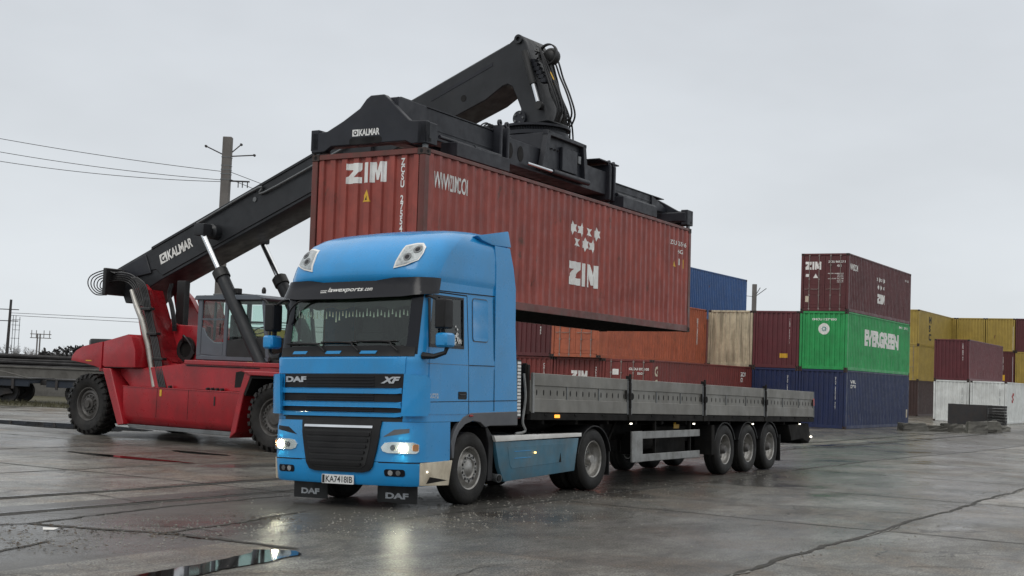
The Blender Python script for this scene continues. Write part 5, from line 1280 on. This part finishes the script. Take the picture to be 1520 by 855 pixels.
obj('reel_guard', lathe(B(), [(.20, -.04), (.23, -.04), (.23, .04), (.20, .04)], 24, (5.92, 1.62, 8.78), close=True), M_ink, hr)
rr = random.Random(5)
for k in range(14):
    y = 1.45 + .05 * k; s_ = rr.uniform(-.06, .1)
    obj('hydraulic_hose', tube(B(), [(5.52 + .3 * rr.random(), y, 8.85 + rr.uniform(-.1, .15)), (5.82 + s_, y - .05, 8.75 + rr.uniform(-.1, .1)), (5.95 + s_, y, 8.35), (6.1 + s_ * 1.6, y, 7.95), (6.25 + s_, y + .05, 7.55), (6.2, y + .1, 7.3)], .021, 6), M_hose, ib, smooth=60)
for k in range(6): obj('valve_block', box(B(), 5.52 + .06 * k, 5.66 + .06 * k, 1.5, 1.66, 8.6 - .09 * k, 8.7 - .09 * k), M_spread, ib, bevel=.012)
obj('yellow_hose', tube(B(), [(6.02, 1.55, 8.4), (6.12, 1.55, 8.22), (6.16, 1.56, 8.1)], .018, 6), M_yellow, ib)
# ---- cab of the stacker
cabb = obj('cab', box(box(B(), -3.60, -1.15, .92, 2.62, 2.0, 2.12), -3.60, -2.6, .94, 2.60, 2.1, 2.45), M_cabgrey, rs, bevel=.02)
fb = M_cabgrey
for b in (.92, 2.56):
    yo = b - .004 if b < 1 else b + .064
    obj('cab_pillar', box(B(), -3.60, -3.45, b, b + .06, 2.1, 3.50), fb, cabb, bevel=.015)
    obj('cab_pillar', box(B(), -2.68, -2.56, b, b + .06, 2.1, 3.50), fb, cabb, bevel=.015)
    obj('cab_pillar', prism(B(), [(-1.45, 3.46), (-1.36, 3.46), (-1.12, 2.1), (-1.24, 2.1)], b, b + .06), fb, cabb, bevel=.012)
    dp = obj('cab_door', prism(B(), [(-3.44, 2.14), (-2.70, 2.10), (-2.70, 2.42), (-3.0, 2.44), (-3.25, 2.60), (-3.36, 2.78), (-3.44, 2.80)], b + .005, b + .05), fb, cabb, bevel=.01)
    obj('door_glass', prism(B(), [(-3.40, 2.62), (-3.3, 2.62), (-3.0, 2.45), (-2.72, 2.43), (-2.72, 3.44), (-3.40, 3.44)], b + .02, b + .03), M_glassg, dp)
    obj('door_rail', box(B(), -3.44, -2.70, b + .008, b + .052, 2.98, 3.02), fb, dp)
    obj('door_handle', box(B(), -2.80, -2.76, b - .03 if b < 1 else b + .06, b + .0 if b < 1 else b + .09, 2.62, 2.9), M_ink, dp, bevel=.01)
    obj('side_glass', prism(B(), [(-2.54, 2.58), (-1.28, 2.62), (-1.44, 3.44), (-2.54, 3.44)], b + .02, b + .03), M_glassg, cabb)
    obj('cab_lower_panel', prism(B(), [(-2.55, 2.08), (-1.18, 2.06), (-1.26, 2.60), (-2.3, 2.52), (-2.55, 2.50)], b + .002, b + .05), M_ink, cabb, bevel=.015)
obj('cab_windscreen', prism(B(), [(-1.42, 3.44), (-1.40, 3.44), (-1.16, 2.12), (-1.18, 2.12)], .98, 2.56), M_glassg, cabb)
obj('rear_glass', box(B(), -3.58, -3.57, .98, 2.56, 2.55, 3.44), M_glassg, cabb)
for k, b in enumerate((1.45, 2.05)): obj('rear_post', box(B(), -3.59, -3.54, b, b + .04, 2.5, 3.45), fb, cabb)
rf = obj('cab_roof', prism(B(), [(-3.72, 3.50), (-3.66, 3.58), (-1.6, 3.60), (-1.30, 3.52), (-1.32, 3.47), (-3.70, 3.47)], .88, 2.66), M_cabgrey, cabb, bevel=.015)
obj('roof_hatch', box(B(), -3.3, -2.2, 1.1, 2.4, 3.60, 3.64), M_steel, rf, bevel=.01)
obj('work_lamp', box(B(), -2.45, -2.30, .95, 1.12, 3.62, 3.76), M_ink, rf, bevel=.02)
obj('warning_beacon', lathe(B(), [(0, -.06), (.05, -.05), (.055, .03), (.03, .09), (0, .1)], 14), M_ink, rf, pre=Matrix.Translation((-1.42, .95, 3.68)) @ Matrix.Rotation(PI / 2, 4, 'X'))
obj('grab_rail', tube(B(), [(-1.38, .86, 3.50), (-1.20, .84, 3.42), (-1.12, .84, 3.2), (-1.02, .84, 2.3), (-.95, .84, 2.1)], .02, 8), M_ink, cabb, smooth=60)
obj('cab_mirror', box(B(), -1.16, -1.08, .76, .92, 2.75, 3.05), M_ink, cabb, bevel=.03)
obj('windscreen_frame', box(box(B(), -1.16, -1.10, .93, 2.62, 2.02, 2.14), -1.2, -.9, 1.0, 2.5, 1.98, 2.06), M_ink, cabb, bevel=.01)
seat = obj('operator_seat', box(B(), -3.0, -2.5, 1.5, 2.0, 2.3, 2.5), M_seat, cabb, bevel=.05, seg=2)
obj('seat_back', box(B(), -3.08, -2.95, 1.5, 2.0, 2.45, 3.15), M_seat, seat, bevel=.05, seg=2)
obj('control_console', box(B(), -2.1, -1.75, 1.2, 2.2, 2.1, 2.62), M_ink, cabb, bevel=.05, seg=2)
obj('steering_wheel', lathe(B(), [(.17, -.01), (.19, -.01), (.19, .01), (.17, .01)], 24, close=True), M_ink, cabb, pre=Matrix.Translation((-2.25, 1.75, 2.78)) @ Matrix.Rotation(PI / 2, 4, 'Z') @ Matrix.Rotation(math.radians(60), 4, 'X'))
ac = obj('hose_harness', tube(B(), [(-2.42, 1.02, 3.2), (-2.30, 1.05, 2.9), (-2.22, 1.05, 2.6), (-2.1, 1.1, 2.3)], .07, 8), M_ink, cabb, smooth=50)
# ---- spreader (built in the lifted container's frame)
def S_(name, bm, m, parent, **k): return obj(name, bm, m, parent, F=FC, **k)
end_poly = [(2.44, 2.98), (2.10, 2.995), (1.75, 3.16), (1.40, 3.36), (1.26, 3.52), (1.17, 3.575), (.88, 3.575), (.76, 3.47), (.55, 3.27), (.34, 3.08), (.26, 3.06), (-.02, 3.05), (-.02, 2.67), (.28, 2.66), (.40, 2.72), (2.0, 2.72), (2.15, 2.63), (2.44, 2.62)]
sp = S_('spreader', box(box(B(), 3.50, 8.72, .62, 1.10, 2.96, 3.50), 3.50, 8.72, 1.34, 1.82, 2.96, 3.50), M_spread, rs, bevel=.015)
for s in (0, 1):
    xa = (lambda a: a) if s == 0 else (lambda a: 12.192 - a)
    epl = end_poly if s == 0 else [(b, 3.0 + (z - 3.0) * .6 if z > 3.0 else z) for b, z in end_poly]
    TP = 3.54 if s == 0 else 3.33
    ep = S_('end_beam', prism_x(B(), epl, xa(-.03), xa(.10)), M_spread, sp, bevel=.012)
    S_('end_beam_box', box(B(), xa(.08), xa(.36), .03, 2.41, 2.74, 2.98), M_spread, ep, bevel=.02)
    S_('beam_slot', prism_x(B(), rrect(.90, 1.60, 2.72, 2.84, .055), xa(-.034), xa(-.028)), M_hole, ep)
    for b in (-.02, 2.28):
        S_('corner_block', box(B(), xa(-.03), xa(.34), b, b + .18, 2.66, 3.04), M_spread, ep, bevel=.012)
        S_('twistlock', box(B(), xa(.04), xa(.14), b + .05 if b < 1 else b + .03, b + .12 if b < 1 else b + .10, 2.585, 2.67), M_steel, ep, bevel=.01)
        S_('guide_hole', box(B(), xa(.08), xa(.14), (b - .003) if b < 1 else b + .178, (b + .0) if b < 1 else b + .183, 2.70, 2.76), M_hole, ep)
    for b0 in (.70, 1.42):
        TB = TP if (b0 < 1 or s) else 3.12
        S_('telescopic_beam', box(B(), xa(.10 if s == 0 else .9), xa(4.2), b0, b0 + .34, 2.99, TB), M_spread, sp, bevel=.012)
        S_('beam_lip', box(B(), xa(.2), xa(3.5), b0 - .02, b0 + .36, TB, TB + .02), M_spread, sp)
        S_('beam_rib', box(B(), xa(.3), xa(3.45), b0 - .012, b0 + .0, 3.17, 3.20), M_steel if False else M_spread, sp)
    g = S_('gusset', prism(B(), [(xa(.1), TP), (xa(.18), TP), (xa(1.0), TP), (xa(1.0), 3.0), (xa(.1), 3.0)] if s == 0 else [(xa(.1), 3.12), (xa(1.0), TP), (xa(1.0), 3.0), (xa(.1), 3.0)], .66, .70), M_spread, ep, bevel=.006)
    S_('gusset', prism(B(), [(xa(.1), 3.12), (xa(1.0), 3.12), (xa(1.0), 3.0), (xa(.1), 3.0)], 1.78, 1.82), M_spread, ep, bevel=.006)
    S_('cable_guard', box(B(), xa(1.5), xa(3.45), .30, .66, 2.70, 2.96), M_spread, sp, bevel=.01)
    for a in (3.44, 3.72) if s == 0 else (3.40, 3.64):
        fr = S_('beam_collar', box(B(), xa(a), xa(a + .09), .52, 1.92, 2.84, 3.66), M_spread, sp, bevel=.02)
        S_('lifting_eye', lathe(B(), [(.03, -.02), (.07, -.02), (.07, .02), (.03, .02)], 16, (xa(a + .045), .58, 3.70), close=True), M_spread, fr)
    S_('side_actuator', tube(tube(B(), [(xa(1.2), .50, 3.01), (xa(3.4), .50, 3.01)], .035, 10), [(xa(2.4), .50, 3.01), (xa(3.4), .50, 3.01)], .05, 10), M_spread, sp, smooth=50)
S_('platform', box(box(B(), 7.95, 9.0, .55, 1.6, 3.70, 3.73), 8.62, 8.70, .6, .66, 3.4, 3.7), M_spread, sp, bevel=.004)
for a in (3.98, 4.42): S_('beam_opening', prism(B(), [(a + .12 * math.cos(t), 3.24 + .16 * math.sin(t)) for t in rng(0, 2 * PI, 20)[:-1]], .612, .622), M_hole, sp)
S_('damper_rod', tube(B(), [(4.5, .50, 3.06), (5.6, .50, 3.06)], .035, 12), M_chrome, sp, smooth=60)
S_('damper_cylinder', tube(B(), [(5.6, .50, 3.06), (7.3, .50, 3.06)], .06, 14), M_spread, sp, smooth=60)
tr = S_('turntable_base', prism(B(), [(5.25, 3.04), (7.2, 3.04), (7.15, 3.86), (5.35, 3.86)], .58, 1.86), M_spread, sp, bevel=.02)
S_('side_frame', prism(B(), [(5.10, 3.02), (5.30, 3.02), (5.48, 3.88), (5.34, 3.90)], .48, .60), M_spread, tr, bevel=.01)
S_('side_frame', prism(B(), [(7.10, 3.02), (7.28, 3.02), (7.12, 3.86), (6.98, 3.88)], .48, .60), M_spread, tr, bevel=.01)
S_('side_frame', prism(B(), [(5.30, 3.90), (7.15, 3.88), (7.15, 3.80), (5.30, 3.80)], .48, .60), M_spread, tr, bevel=.01)
S_('control_box', box(B(), 6.05, 6.75, .50, .58, 3.15, 3.66), M_spread, tr, bevel=.012)
S_('box_plate', box(B(), 6.80, 6.92, .50, .56, 3.42, 3.58), M_steel, tr)
def zc(r0, r1, z0, z1, n=48, c=(6.1, 1.22)):
    bm = lathe(B(), [(r0, z0), (r1, z0), (r1, z1), (r0, z1)], n, close=r0 > 0) if r0 > 0 else lathe(B(), [(0, z0), (r1, z0), (r1, z1), (0, z1)], n)
    bm.transform(Matrix.Translation((c[0], c[1], 0)) @ Matrix.Rotation(PI / 2, 4, 'X')); return bm
tn = S_('turntable', zc(0, .74, 3.88, 3.96), M_spread, sp, smooth=40)
gear = B(); n = 72
pts = [((.68 if i % 2 else .655) * math.cos(PI * i / n), (.68 if i % 2 else .655) * math.sin(PI * i / n)) for i in range(2 * n)]
A = [gear.verts.new((6.1 + p[0], 1.22 + p[1], 3.96)) for p in pts]; C_ = [gear.verts.new((6.1 + p[0], 1.22 + p[1], 4.05)) for p in pts]
gear.faces.new(A[::-1]); gear.faces.new(C_)
for i in range(2 * n): gear.faces.new((A[i], A[(i + 1) % (2 * n)], C_[(i + 1) % (2 * n)], C_[i]))
S_('slewing_gear', gear, M_spread, tn, smooth=0)
S_('slewing_plate', zc(0, .78, 4.05, 4.10), M_spread, tn, smooth=40)
for (a, b) in ((6.45, .78), (6.75, 1.05)):
    mt = S_('slewing_motor', zc(0, .12, 4.10, 4.48, 20, (a, b)), M_ink, tn, smooth=40)
    S_('motor_cap', zc(0, .07, 4.48, 4.62, 16, (a, b)), M_ink, mt, smooth=40)
    S_('motor_flange', zc(0, .155, 4.22, 4.27, 20, (a, b)), M_spread, mt, smooth=40)
for k in range(7):
    y = .75 + .08 * k; S_('hydraulic_hose', tube(B(), [(6.4 + .05 * k, y, 4.5), (6.62 + .05 * k, y - .12, 4.35), (6.8, y - .1, 4.0), (6.7 - .1 * k, y - .14, 3.75), (6.4 - .15 * k, .55, 3.55)], .02, 6), M_hose, tn, smooth=60)
for k in range(4): S_('hydraulic_hose', tube(B(), [(3.1 + .1 * k, .72, 3.42), (3.0 + .1 * k, .72, 3.56), (3.25 + .1 * k, .72, 3.66), (3.45 + .1 * k, .75, 3.52)], .016, 6), M_hose, sp, smooth=60)
emap = lambda u, v, off: Vector((-.03 - off, u, v))
e2 = S_('maker_emblem', sheet([rect(1.535, 1.40, 2.865, 2.995) if False else rect(1.40, 1.535, 2.865, 2.985)], emap, (), (), .004), M_letter, sp)
S_('emblem_mark', sheet([disc(1.468, 2.925, .042, 16)], emap, (), (), .006), M_ink, e2); S_('emblem_mark', sheet([disc(1.468, 2.93, .02, 12)], emap, (), (), .0075), M_letter, e2)
S_('lettering', sheet(text2('KALMAR', .95, 1.385, 2.865, 2.985, .035, True), emap, (), (), .004), M_letter, sp)

# ================================================================ BACKGROUND
M_pole = mat('weathered_concrete_pole', (.15, .14, .13), .8, streak=.3, bump=.2)
M_iron = mat('dark_iron', (.03, .03, .032), .6, dirt=(.06, .04, .03), dirt_amt=.5)
M_wood = mat('weathered_timber', (.028, .027, .027), .85, var=.4, bump=.4, bump_scale=8)
M_conc = mat('old_concrete_block', (.13, .125, .11), .85, dirt=(.05, .05, .045), dirt_amt=.7, bump=.4, bump_scale=9)
M_hill = mat('hazy_hillside', (.30, .33, .35), .95)
M_twig = mat('bare_twigs', (.20, .19, .185), .9)
M_wag = mat('wagon_blue_grime', (.012, .02, .035), .6, dirt=(.03, .03, .03), dirt_amt=.6)
M_teal = mat('wagon_faded_teal', (.06, .16, .17), .6, dirt=(.08, .08, .08), dirt_amt=.6)
M_wall = mat('quay_wall_concrete', (.13, .125, .115), .85, dirt=(.05, .045, .04), dirt_amt=.7, bump=.3)
def fw_at(x, y): return Matrix.Translation((x, y, gz(x, y)))
# near pole with wire arms
px, py = -10.35, 47.0
po = thing('utility_pole', 'tall grey concrete pole with thin wire arms behind the boom', 'utility pole', fw_at(px, py), (0, 0, 0))
obj('pole_shaft', box(B(), -.16, .16, -.14, .14, 0, 10.05), M_pole, po, pre=Matrix.Identity(4), bevel=.02)
arms = [obj('wire_arm', tube(B(), [(0, 0, 9.35), p], .022, 6), M_iron, po) for p in ((-.75, -.1, 9.68), (.95, .1, 9.45), (.42, .3, 9.85))]
for p, a in zip(((-.75, -.1, 9.68), (.95, .1, 9.45), (.42, .3, 9.85)), arms): obj('insulator', lathe(B(), [(0, -.05), (.04, -.05), (.05, .05), (0, .05)], 8, p), M_iron, a)
cr_ = obj('cross_arm', box(B(), .1, .85, -.03, .03, 8.45, 8.50), M_iron, po)
for x in (.45, .6, .78): obj('insulator', tube(B(), [(x, 0, 8.5), (x, 0, 8.25)], .02, 6), M_iron, cr_)
for z in (9.3, 9.0, 8.85, 8.7, 8.5): obj('pole_band', box(B(), -.17, .17, -.15, .15, z, z + .03), M_steel, po)
def cable(p, q, sag, r=.012, n=14):
    p, q = Vector(p), Vector(q); return tube(B(), [p.lerp(q, i / n) - Vector((0, 0, sag * 4 * (i / n) * (1 - i / n))) for i in range(n + 1)], r, 5)
for i, (p, q, s, lab) in enumerate((((-10.4, 47, 8.66), (-30, 46, 11.6), .4, 'topmost wire running left from the tall grey pole'), ((-10.4, 47, 8.36), (-30, 46, 11.35), .6, 'middle wire running left from the tall grey pole'), ((-10.4, 47, 8.30), (-30, 46, 11.1), .8, 'lowest wire running left from the tall grey pole'),
      ((-10.2, 47, 8.66), (8, 60, 6.5), .8, 'upper wire dropping right from the tall grey pole behind the boom'), ((-10.2, 47, 8.4), (8, 60, 6.0), .9, 'lower wire dropping right from the tall grey pole behind the boom'))):
    solo('overhead_wire', cable(p, q, s, .011), M_iron, lab, 'wire', group='wires on the tall grey pole', smooth=60)
# pole right of the cream container
px, py = 19.4, 106.
po = thing('utility_pole', 'grey concrete pole rising behind the stained cream container', 'utility pole', fw_at(px, py), (0, 0, 0))
obj('pole_shaft', box(B(), -.17, .17, -.15, .15, 0, 10.05), M_pole, po, bevel=.02)
for p in ((.95, 0, 9.75), (.5, .2, 9.8)): obj('wire_arm', tube(B(), [(0, 0, 9.0), p], .03, 6), M_iron, po)
obj('cross_arm', box(B(), .1, 1.3, -.03, .03, 7.15, 7.24), M_iron, po)
solo('overhead_wire', cable((20.6, 106, 7.1), (31, 112, 5.4), .35, .025), M_iron, 'wire from the pole behind the cream container down to the right', 'wire', smooth=60)
solo('overhead_wire', cable((19.4, 106, 8.9), (12, 100, 9.6), .2, .02), M_iron, 'wire from the pole behind the cream container up to the left', 'wire', smooth=60)
# far left masts
px, py = -41.55, 110.
po = thing('utility_pole', 'dark pole with short cross arms near the left edge', 'utility pole', fw_at(px, py), (0, 0, 0))
obj('pole_shaft', tube(B(), [(0, 0, 0), (.1, 0, 6.6)], [.15, .10], 10), M_iron, po)
for z, x in ((5.75, .8), (4.8, .8)): obj('cross_arm', box(B(), -1.4, x, -.03, .03, z, z + .07), M_iron, po)
lm = thing('lattice_frame', 'thin steel lattice frame beside the leftmost pole', 'lattice frame', fw_at(-41.3, 110.4), (0, 0, 0))
for x in (-.05, .17, .5): obj('frame_post', box(B(), x, x + .035, 0, .05, 0, 5.2 + .1 * (x < .2)), M_steel, lm)
for z in (2.3, 3.4, 4.1, 4.5, 4.95): obj('frame_rung', box(B(), -.15 if z != 4.1 else -.05, .56, 0, .05, z, z + .035), M_steel, lm)
solo('overhead_wire', cable((-41.5, 110, 5.35), (4, 100, 4.75), 0, .02), M_iron, 'upper wire crossing low over the wagons', 'wire', smooth=60)
solo('overhead_wire', cable((-41.5, 110, 5.15), (4, 100, 4.25), 0, .02), M_iron, 'lower wire crossing low over the wagons', 'wire', smooth=60)
tp = thing('utility_pole', 'distant twin leg pole with a crossarm above the timber pile', 'utility pole', fw_at(-49.6, 140.), (0, 0, 0))
for x in (-.14, .14): obj('pole_shaft', box(B(), x - .06, x + .06, -.06, .06, 0, 4.4), M_pole, tp)
for z in (3.9, 4.3): obj('cross_arm', box(B(), -.9, 1.3, -.05, .05, z, z + .08), M_pole, tp)
for x in (-.8, -.3, .5, 1.1): obj('insulator', box(B(), x, x + .06, -.03, .03, 3.9, 4.75), M_pole, tp)
# hill and bare trees far left
bm = B(); prev = None
for i in range(41):
    x = -430 + i * 5.6; h = 13 * sm((-206 - x) / 60) + .5 * math.sin(i * 1.1); h = max(.3, h)
    r_ = [bm.verts.new((x, 640 - 30 * j, -1 + h * f)) for j, f in enumerate((0, .75, 1.0, .7, .2, 0))]
    if prev:
        for a, b, c, d in zip(prev, prev[1:], r_[1:], r_): bm.faces.new((a, b, c, d))
    prev = r_
o = obj('hill', bm, M_hill, smooth=60); o['kind'] = 'structure'
def bare_tree(x, y, h, seed, lab):
    rr = random.Random(seed); t = thing('bare_tree', lab, 'tree', fw_at(x, y), (0, 0, 0), 'bare trees behind the timber pile')
    obj('trunk', tube(B(), [(0, 0, 0), (.05, 0, h * .25), (0, .05, h * .45)], [.16, .12, .08], 7), M_twig, t)
    tw = B()
    def br(p, d, L, r, n):
        q = p + d * L; tube(tw, [p, (p + q) / 2 + Vector((rr.uniform(-.05, .05) * L,) * 3), q], [r, r * .8, r * .55], 4, cap=False)
        if n == 0: return
        for k in range(3 if n > 1 else 4):
            dd = (d + Vector((rr.uniform(-.8, .8), rr.uniform(-.8, .8), rr.uniform(-.2, .55)))).normalized(); br(p.lerp(q, rr.uniform(.5, 1)), dd, L * rr.uniform(.55, .8), r * .6, n - 1)
    for k in range(5): br(Vector((0, 0, h * rr.uniform(.22, .42))), Vector((rr.uniform(-.8, .8), rr.uniform(-.8, .8), rr.uniform(.5, 1))).normalized(), h * .28, .05, 4)
    obj('crown', tw, M_twig, t, smooth=0)
for i, (x, h, lab) in enumerate(((-49.6, 3.3, 'bare pale tree left of the lattice frame'), (-47.9, 3.0, 'bare pale tree just right of the lattice frame'), (-46.9, 2.9, 'bare pale tree between lattice frame and twin leg pole'), (-45.0, 3.1, 'bare pale tree right of the twin leg pole'), (-43.3, 3.5, 'bare pale tree over the peak of the scrap heap'), (-41.3, 3.1, 'bare pale tree above the counterweight, rightmost'))): bare_tree(x, 132, h, i, lab)
# quay wall, timber pile, scrap
ws_ = [(-60, 66), (-8, 62)]
wl = thing('concrete_wall', 'low stained concrete wall behind the goods wagons', 'wall', fw_at(-30, 64), (0, 0, 0))
obj('wall_panel', box(B(), -30, 24, -.15, .15, 0, 1.40), M_wall, wl, bevel=.02)
obj('wall_coping', box(B(), -30, 24, -.2, .2, 1.402, 1.48), M_wall, wl, bevel=.01)
bm = B(); rr = random.Random(11)
for lay in range(8):
    for k in range(22):
        y = 67 + k * .36 + lay * .12; z = .66 + lay * .165 + rr.uniform(-.03, .03); x0 = -44 + rr.uniform(-3, 3); x1 = -10 + rr.uniform(-2, 3)
        if lay > 5 and rr.random() < .35: continue
        tube(bm, [(x0, y, z), ((x0 + x1) / 2, y + rr.uniform(-.1, .1), z + rr.uniform(-.1, .05)), (x1, y + rr.uniform(-.2, .2), z + rr.uniform(-.1, .1))], rr.uniform(.07, .10), 6)
box(bm, -44, -10, 67, 75, -.2, .7)
o = obj('stacked_lengths', bm, M_wood, smooth=30); o['kind'] = 'stuff'; o['label'] = 'dark weathered lengths stacked in a long pile behind the wall'; o['category'] = 'timber pile'
bm = B()
for k in range(420):
    t = rr.random(); x = -25.4 + 7 * t; hmax = .75 * math.sin(PI * min(1, max(0, t * 1.0))) ** .6 + .02; y = rr.uniform(71, 74); z = 1.78 + rr.random() * hmax
    s = rr.uniform(.08, .3); M_ = Matrix.Translation((x, y, z)) @ Matrix.Rotation(rr.uniform(0, 3), 4, Vector((rr.random(), rr.random(), rr.random())))
    box(bm, -s, s, -s * .25, s * .25, -s * .12, s * .12, M=M_)
o = obj('scrap_heap', bm, M_wood, smooth=0); o['kind'] = 'stuff'; o['label'] = 'dark tangled scrap heap above the long pile at left'; o['category'] = 'scrap heap'
# goods wagons
def wagon(x, y, lab, mat_, L=12.2, teal=False):
    w = thing('goods_wagon', lab, 'goods wagon', fw_at(x, y) @ Matrix.Rotation(-.05, 4, 'Z'), (0, 0, 0), 'empty flat wagons on the far track')
    obj('frame', box(box(B(), -L / 2, L / 2, -1.3, -1.18, .72, 1.02), -L / 2, L / 2, -1.18, 1.3, .85, 1.0), mat_, w, bevel=.01)
    obj('deck_edge', box(B(), -L / 2 - .05, L / 2 + .05, -1.36, 1.3, 1.02, 1.07), M_wood, w)
    for k in range(7): obj('frame_bracket', box(B(), -L / 2 + .4 + k * L / 6.6, -L / 2 + .5 + k * L / 6.6, -1.36, -1.3, .62, 1.02), M_iron, w)
    if teal: obj('side_panel', box(B(), -.2, 2.4, -1.34, -1.3, .70, 1.0), M_teal, w)
    for c in (-L / 2 + 2.0, L / 2 - 2.0):
        bg_ = obj('bogie', prism(B(), [(c - 1.25, .42), (c - 1.1, .62), (c - .45, .66), (c - .3, .30), (c + .3, .30), (c + .45, .66), (c + 1.1, .62), (c + 1.25, .42), (c + .9, .36), (c + .5, .2), (c - .5, .2), (c - .9, .36)], -1.05, -.92), M_iron, w, bevel=.01)
        for q in (-.92, .92):
            for yy in (-.85, .72):
                wm = obj('wheel', lathe(B(), [(0, -.02), (.08, -.03), (.1, .03), (.32, .04), (.34, 0), (.45, 0), (.45, .10), (.48, .10), (.48, .13), (0, .13)], 32, (c + q, yy, .48)), M_iron, bg_ if False else w, smooth=40)
    obj('brake_gear', tube(B(), [(-1.3, -.9, .7), (-.9, -.95, .2), (-.3, -.95, .15), (.2, -.95, .2), (.6, -.9, .7)], .03, 6), M_iron, w)
    obj('brake_cylinder', tube(B(), [(-.5, -.6, .55), (.3, -.6, .55)], .18, 12), M_iron, w)
    obj('coupler', box(B(), L / 2, L / 2 + .55, -.12, .12, .78, .98), M_iron, w)
    obj('end_rail', tube(tube(B(), [(L / 2 - .1, -1.2, 1.07), (L / 2 - 1.4, -1.2, 1.32), (L / 2 - 3.0, -1.2, 1.22), (L / 2 - 3.3, -1.2, 1.05)], .03, 6), [(L / 2 - 1.4, -1.2, 1.32), (L / 2 - 1.4, -1.2, 1.05)], .03, 6), M_rail if teal else M_wall, w)
wagon(-25.8, 56.6, 'dark blue flat goods wagon standing at the left edge', M_wag)
wagon(-12.9, 56.0, 'dark flat wagon with a faded teal side panel behind the counterweight', M_wag, teal=True)
# timber/yellow gantry seen between the cab mirror and the stacker
gy = thing('yellow_gantry', 'pale yellow steel gantry seen between stacker cab and lorry mirror', 'gantry', fw_at(-14.2, 80), (0, 0, 0))
M_ygan = mat('faded_yellow_steel', (.42, .30, .08), .6, dirt=(.2, .17, .1), dirt_amt=.5)
M_beige = mat('beige_panel', (.45, .42, .33), .7)
obj('gantry_beam', box(B(), -1.9, .9, -.2, .2, 3.65, 4.15), M_ygan, gy, bevel=.02)
for x in (-1.5, -.1): obj('gantry_leg', prism_x(B(), [(-.15, 0), (.15, 0), (.15, 3.65), (-.15, 3.65)], x, x + .3), M_ygan, gy)
obj('gantry_panel', box(B(), -1.2, -.1, .2, .3, .4, 3.4), M_beige, gy)
for z in (4.55, 2.95, 4.2): obj('gantry_rail', box(B(), -2.1, .95, -.25, -.2, z, z + .06), M_iron, gy)
for x in (-2.0, -.6, .85): obj('rail_post', box(B(), x, x + .05, -.25, -.2, 4.15, 4.6), M_iron, gy)
# yard clutter at right: dark open box, broken crate, concrete blocks
fx, fy = 28.3, 84.0
sk = thing('open_steel_box', 'dark open steel box standing before the left white container', 'steel box', FS, (24.5, .2, 0))
bm = bx(24.5, 24.6, -1.9, .55, 0, 1.30); obj('box_wall', bm, M_iron, sk, bevel=.01); obj('box_wall', bx(24.6, 26.2, .47, .55, 0, 1.30), M_iron, sk); obj('box_wall', bx(24.6, 26.2, -1.9, -1.82, 0, 1.30), M_iron, sk); obj('box_floor', bx(24.6, 26.2, -1.82, .47, .05, .12), M_iron, sk)
cr2 = thing('broken_crate', 'bulging dark crate of slatted boards right of the open steel box', 'crate', FS, (24.2, -2.5, 0))
for i in range(7):
    sft = .12 * math.sin(i * 1.1); obj('crate_board', bx(24.0 + sft, 24.9, -3.05 - .1 * sft, -2.05 + sft * .5, .05 + i * .18, .21 + i * .18), M_wood, cr2, bevel=.01)
M_blk = M_conc
for i, (x, y, l, h, d, rz, lab) in enumerate(((20.6, 67.6, 1.3, .42, .6, .1, 'flat grey concrete block, leftmost of the row of blocks'), (21.9, 68.2, 1.0, .36, .6, -.15, 'low grey block second from the left of the row'), (22.9, 68.6, .95, .44, .6, .05, 'squat grey block left of the tallest block'), (23.9, 68.0, .85, .62, .7, .0, 'pale grey block, tallest of the row of blocks'),
      (24.3, 70.6, 1.1, .34, .5, .2, 'flat dark block behind the gap before the steel box'), (25.9, 71.2, .72, .58, .6, -.1, 'upright grey block right of the low flat one'), (24.9, 68.9, .8, .26, .5, -.3, 'thin slab lying right of the tallest block'), (27.3, 73.4, .8, .34, .5, .25, 'small grey block at the foot of the broken crate'))):
    bm = bx(-l / 2, l / 2, -d / 2, d / 2, 0, h); rr2 = random.Random(i)
    for v in bm.verts: v.co += Vector((rr2.uniform(-.12, .12), rr2.uniform(-.1, .1), rr2.uniform(-.12, .02) if v.co.z > .1 else 0))
    bmesh.ops.subdivide_edges(bm, edges=bm.edges[:], cuts=3, use_grid_fill=True)
    for v in bm.verts: v.co += Vector((rr2.uniform(-.03, .03), rr2.uniform(-.03, .03), rr2.uniform(-.03, .02) if v.co.z > .05 else 0))
    bm.transform(Matrix.Translation((x, y, gz(x, y))) @ Matrix.Rotation(rz, 4, 'Z'))
    solo('concrete_block', bm, M_blk, lab, 'concrete block', group='concrete blocks before the dark brown container', smooth=0)
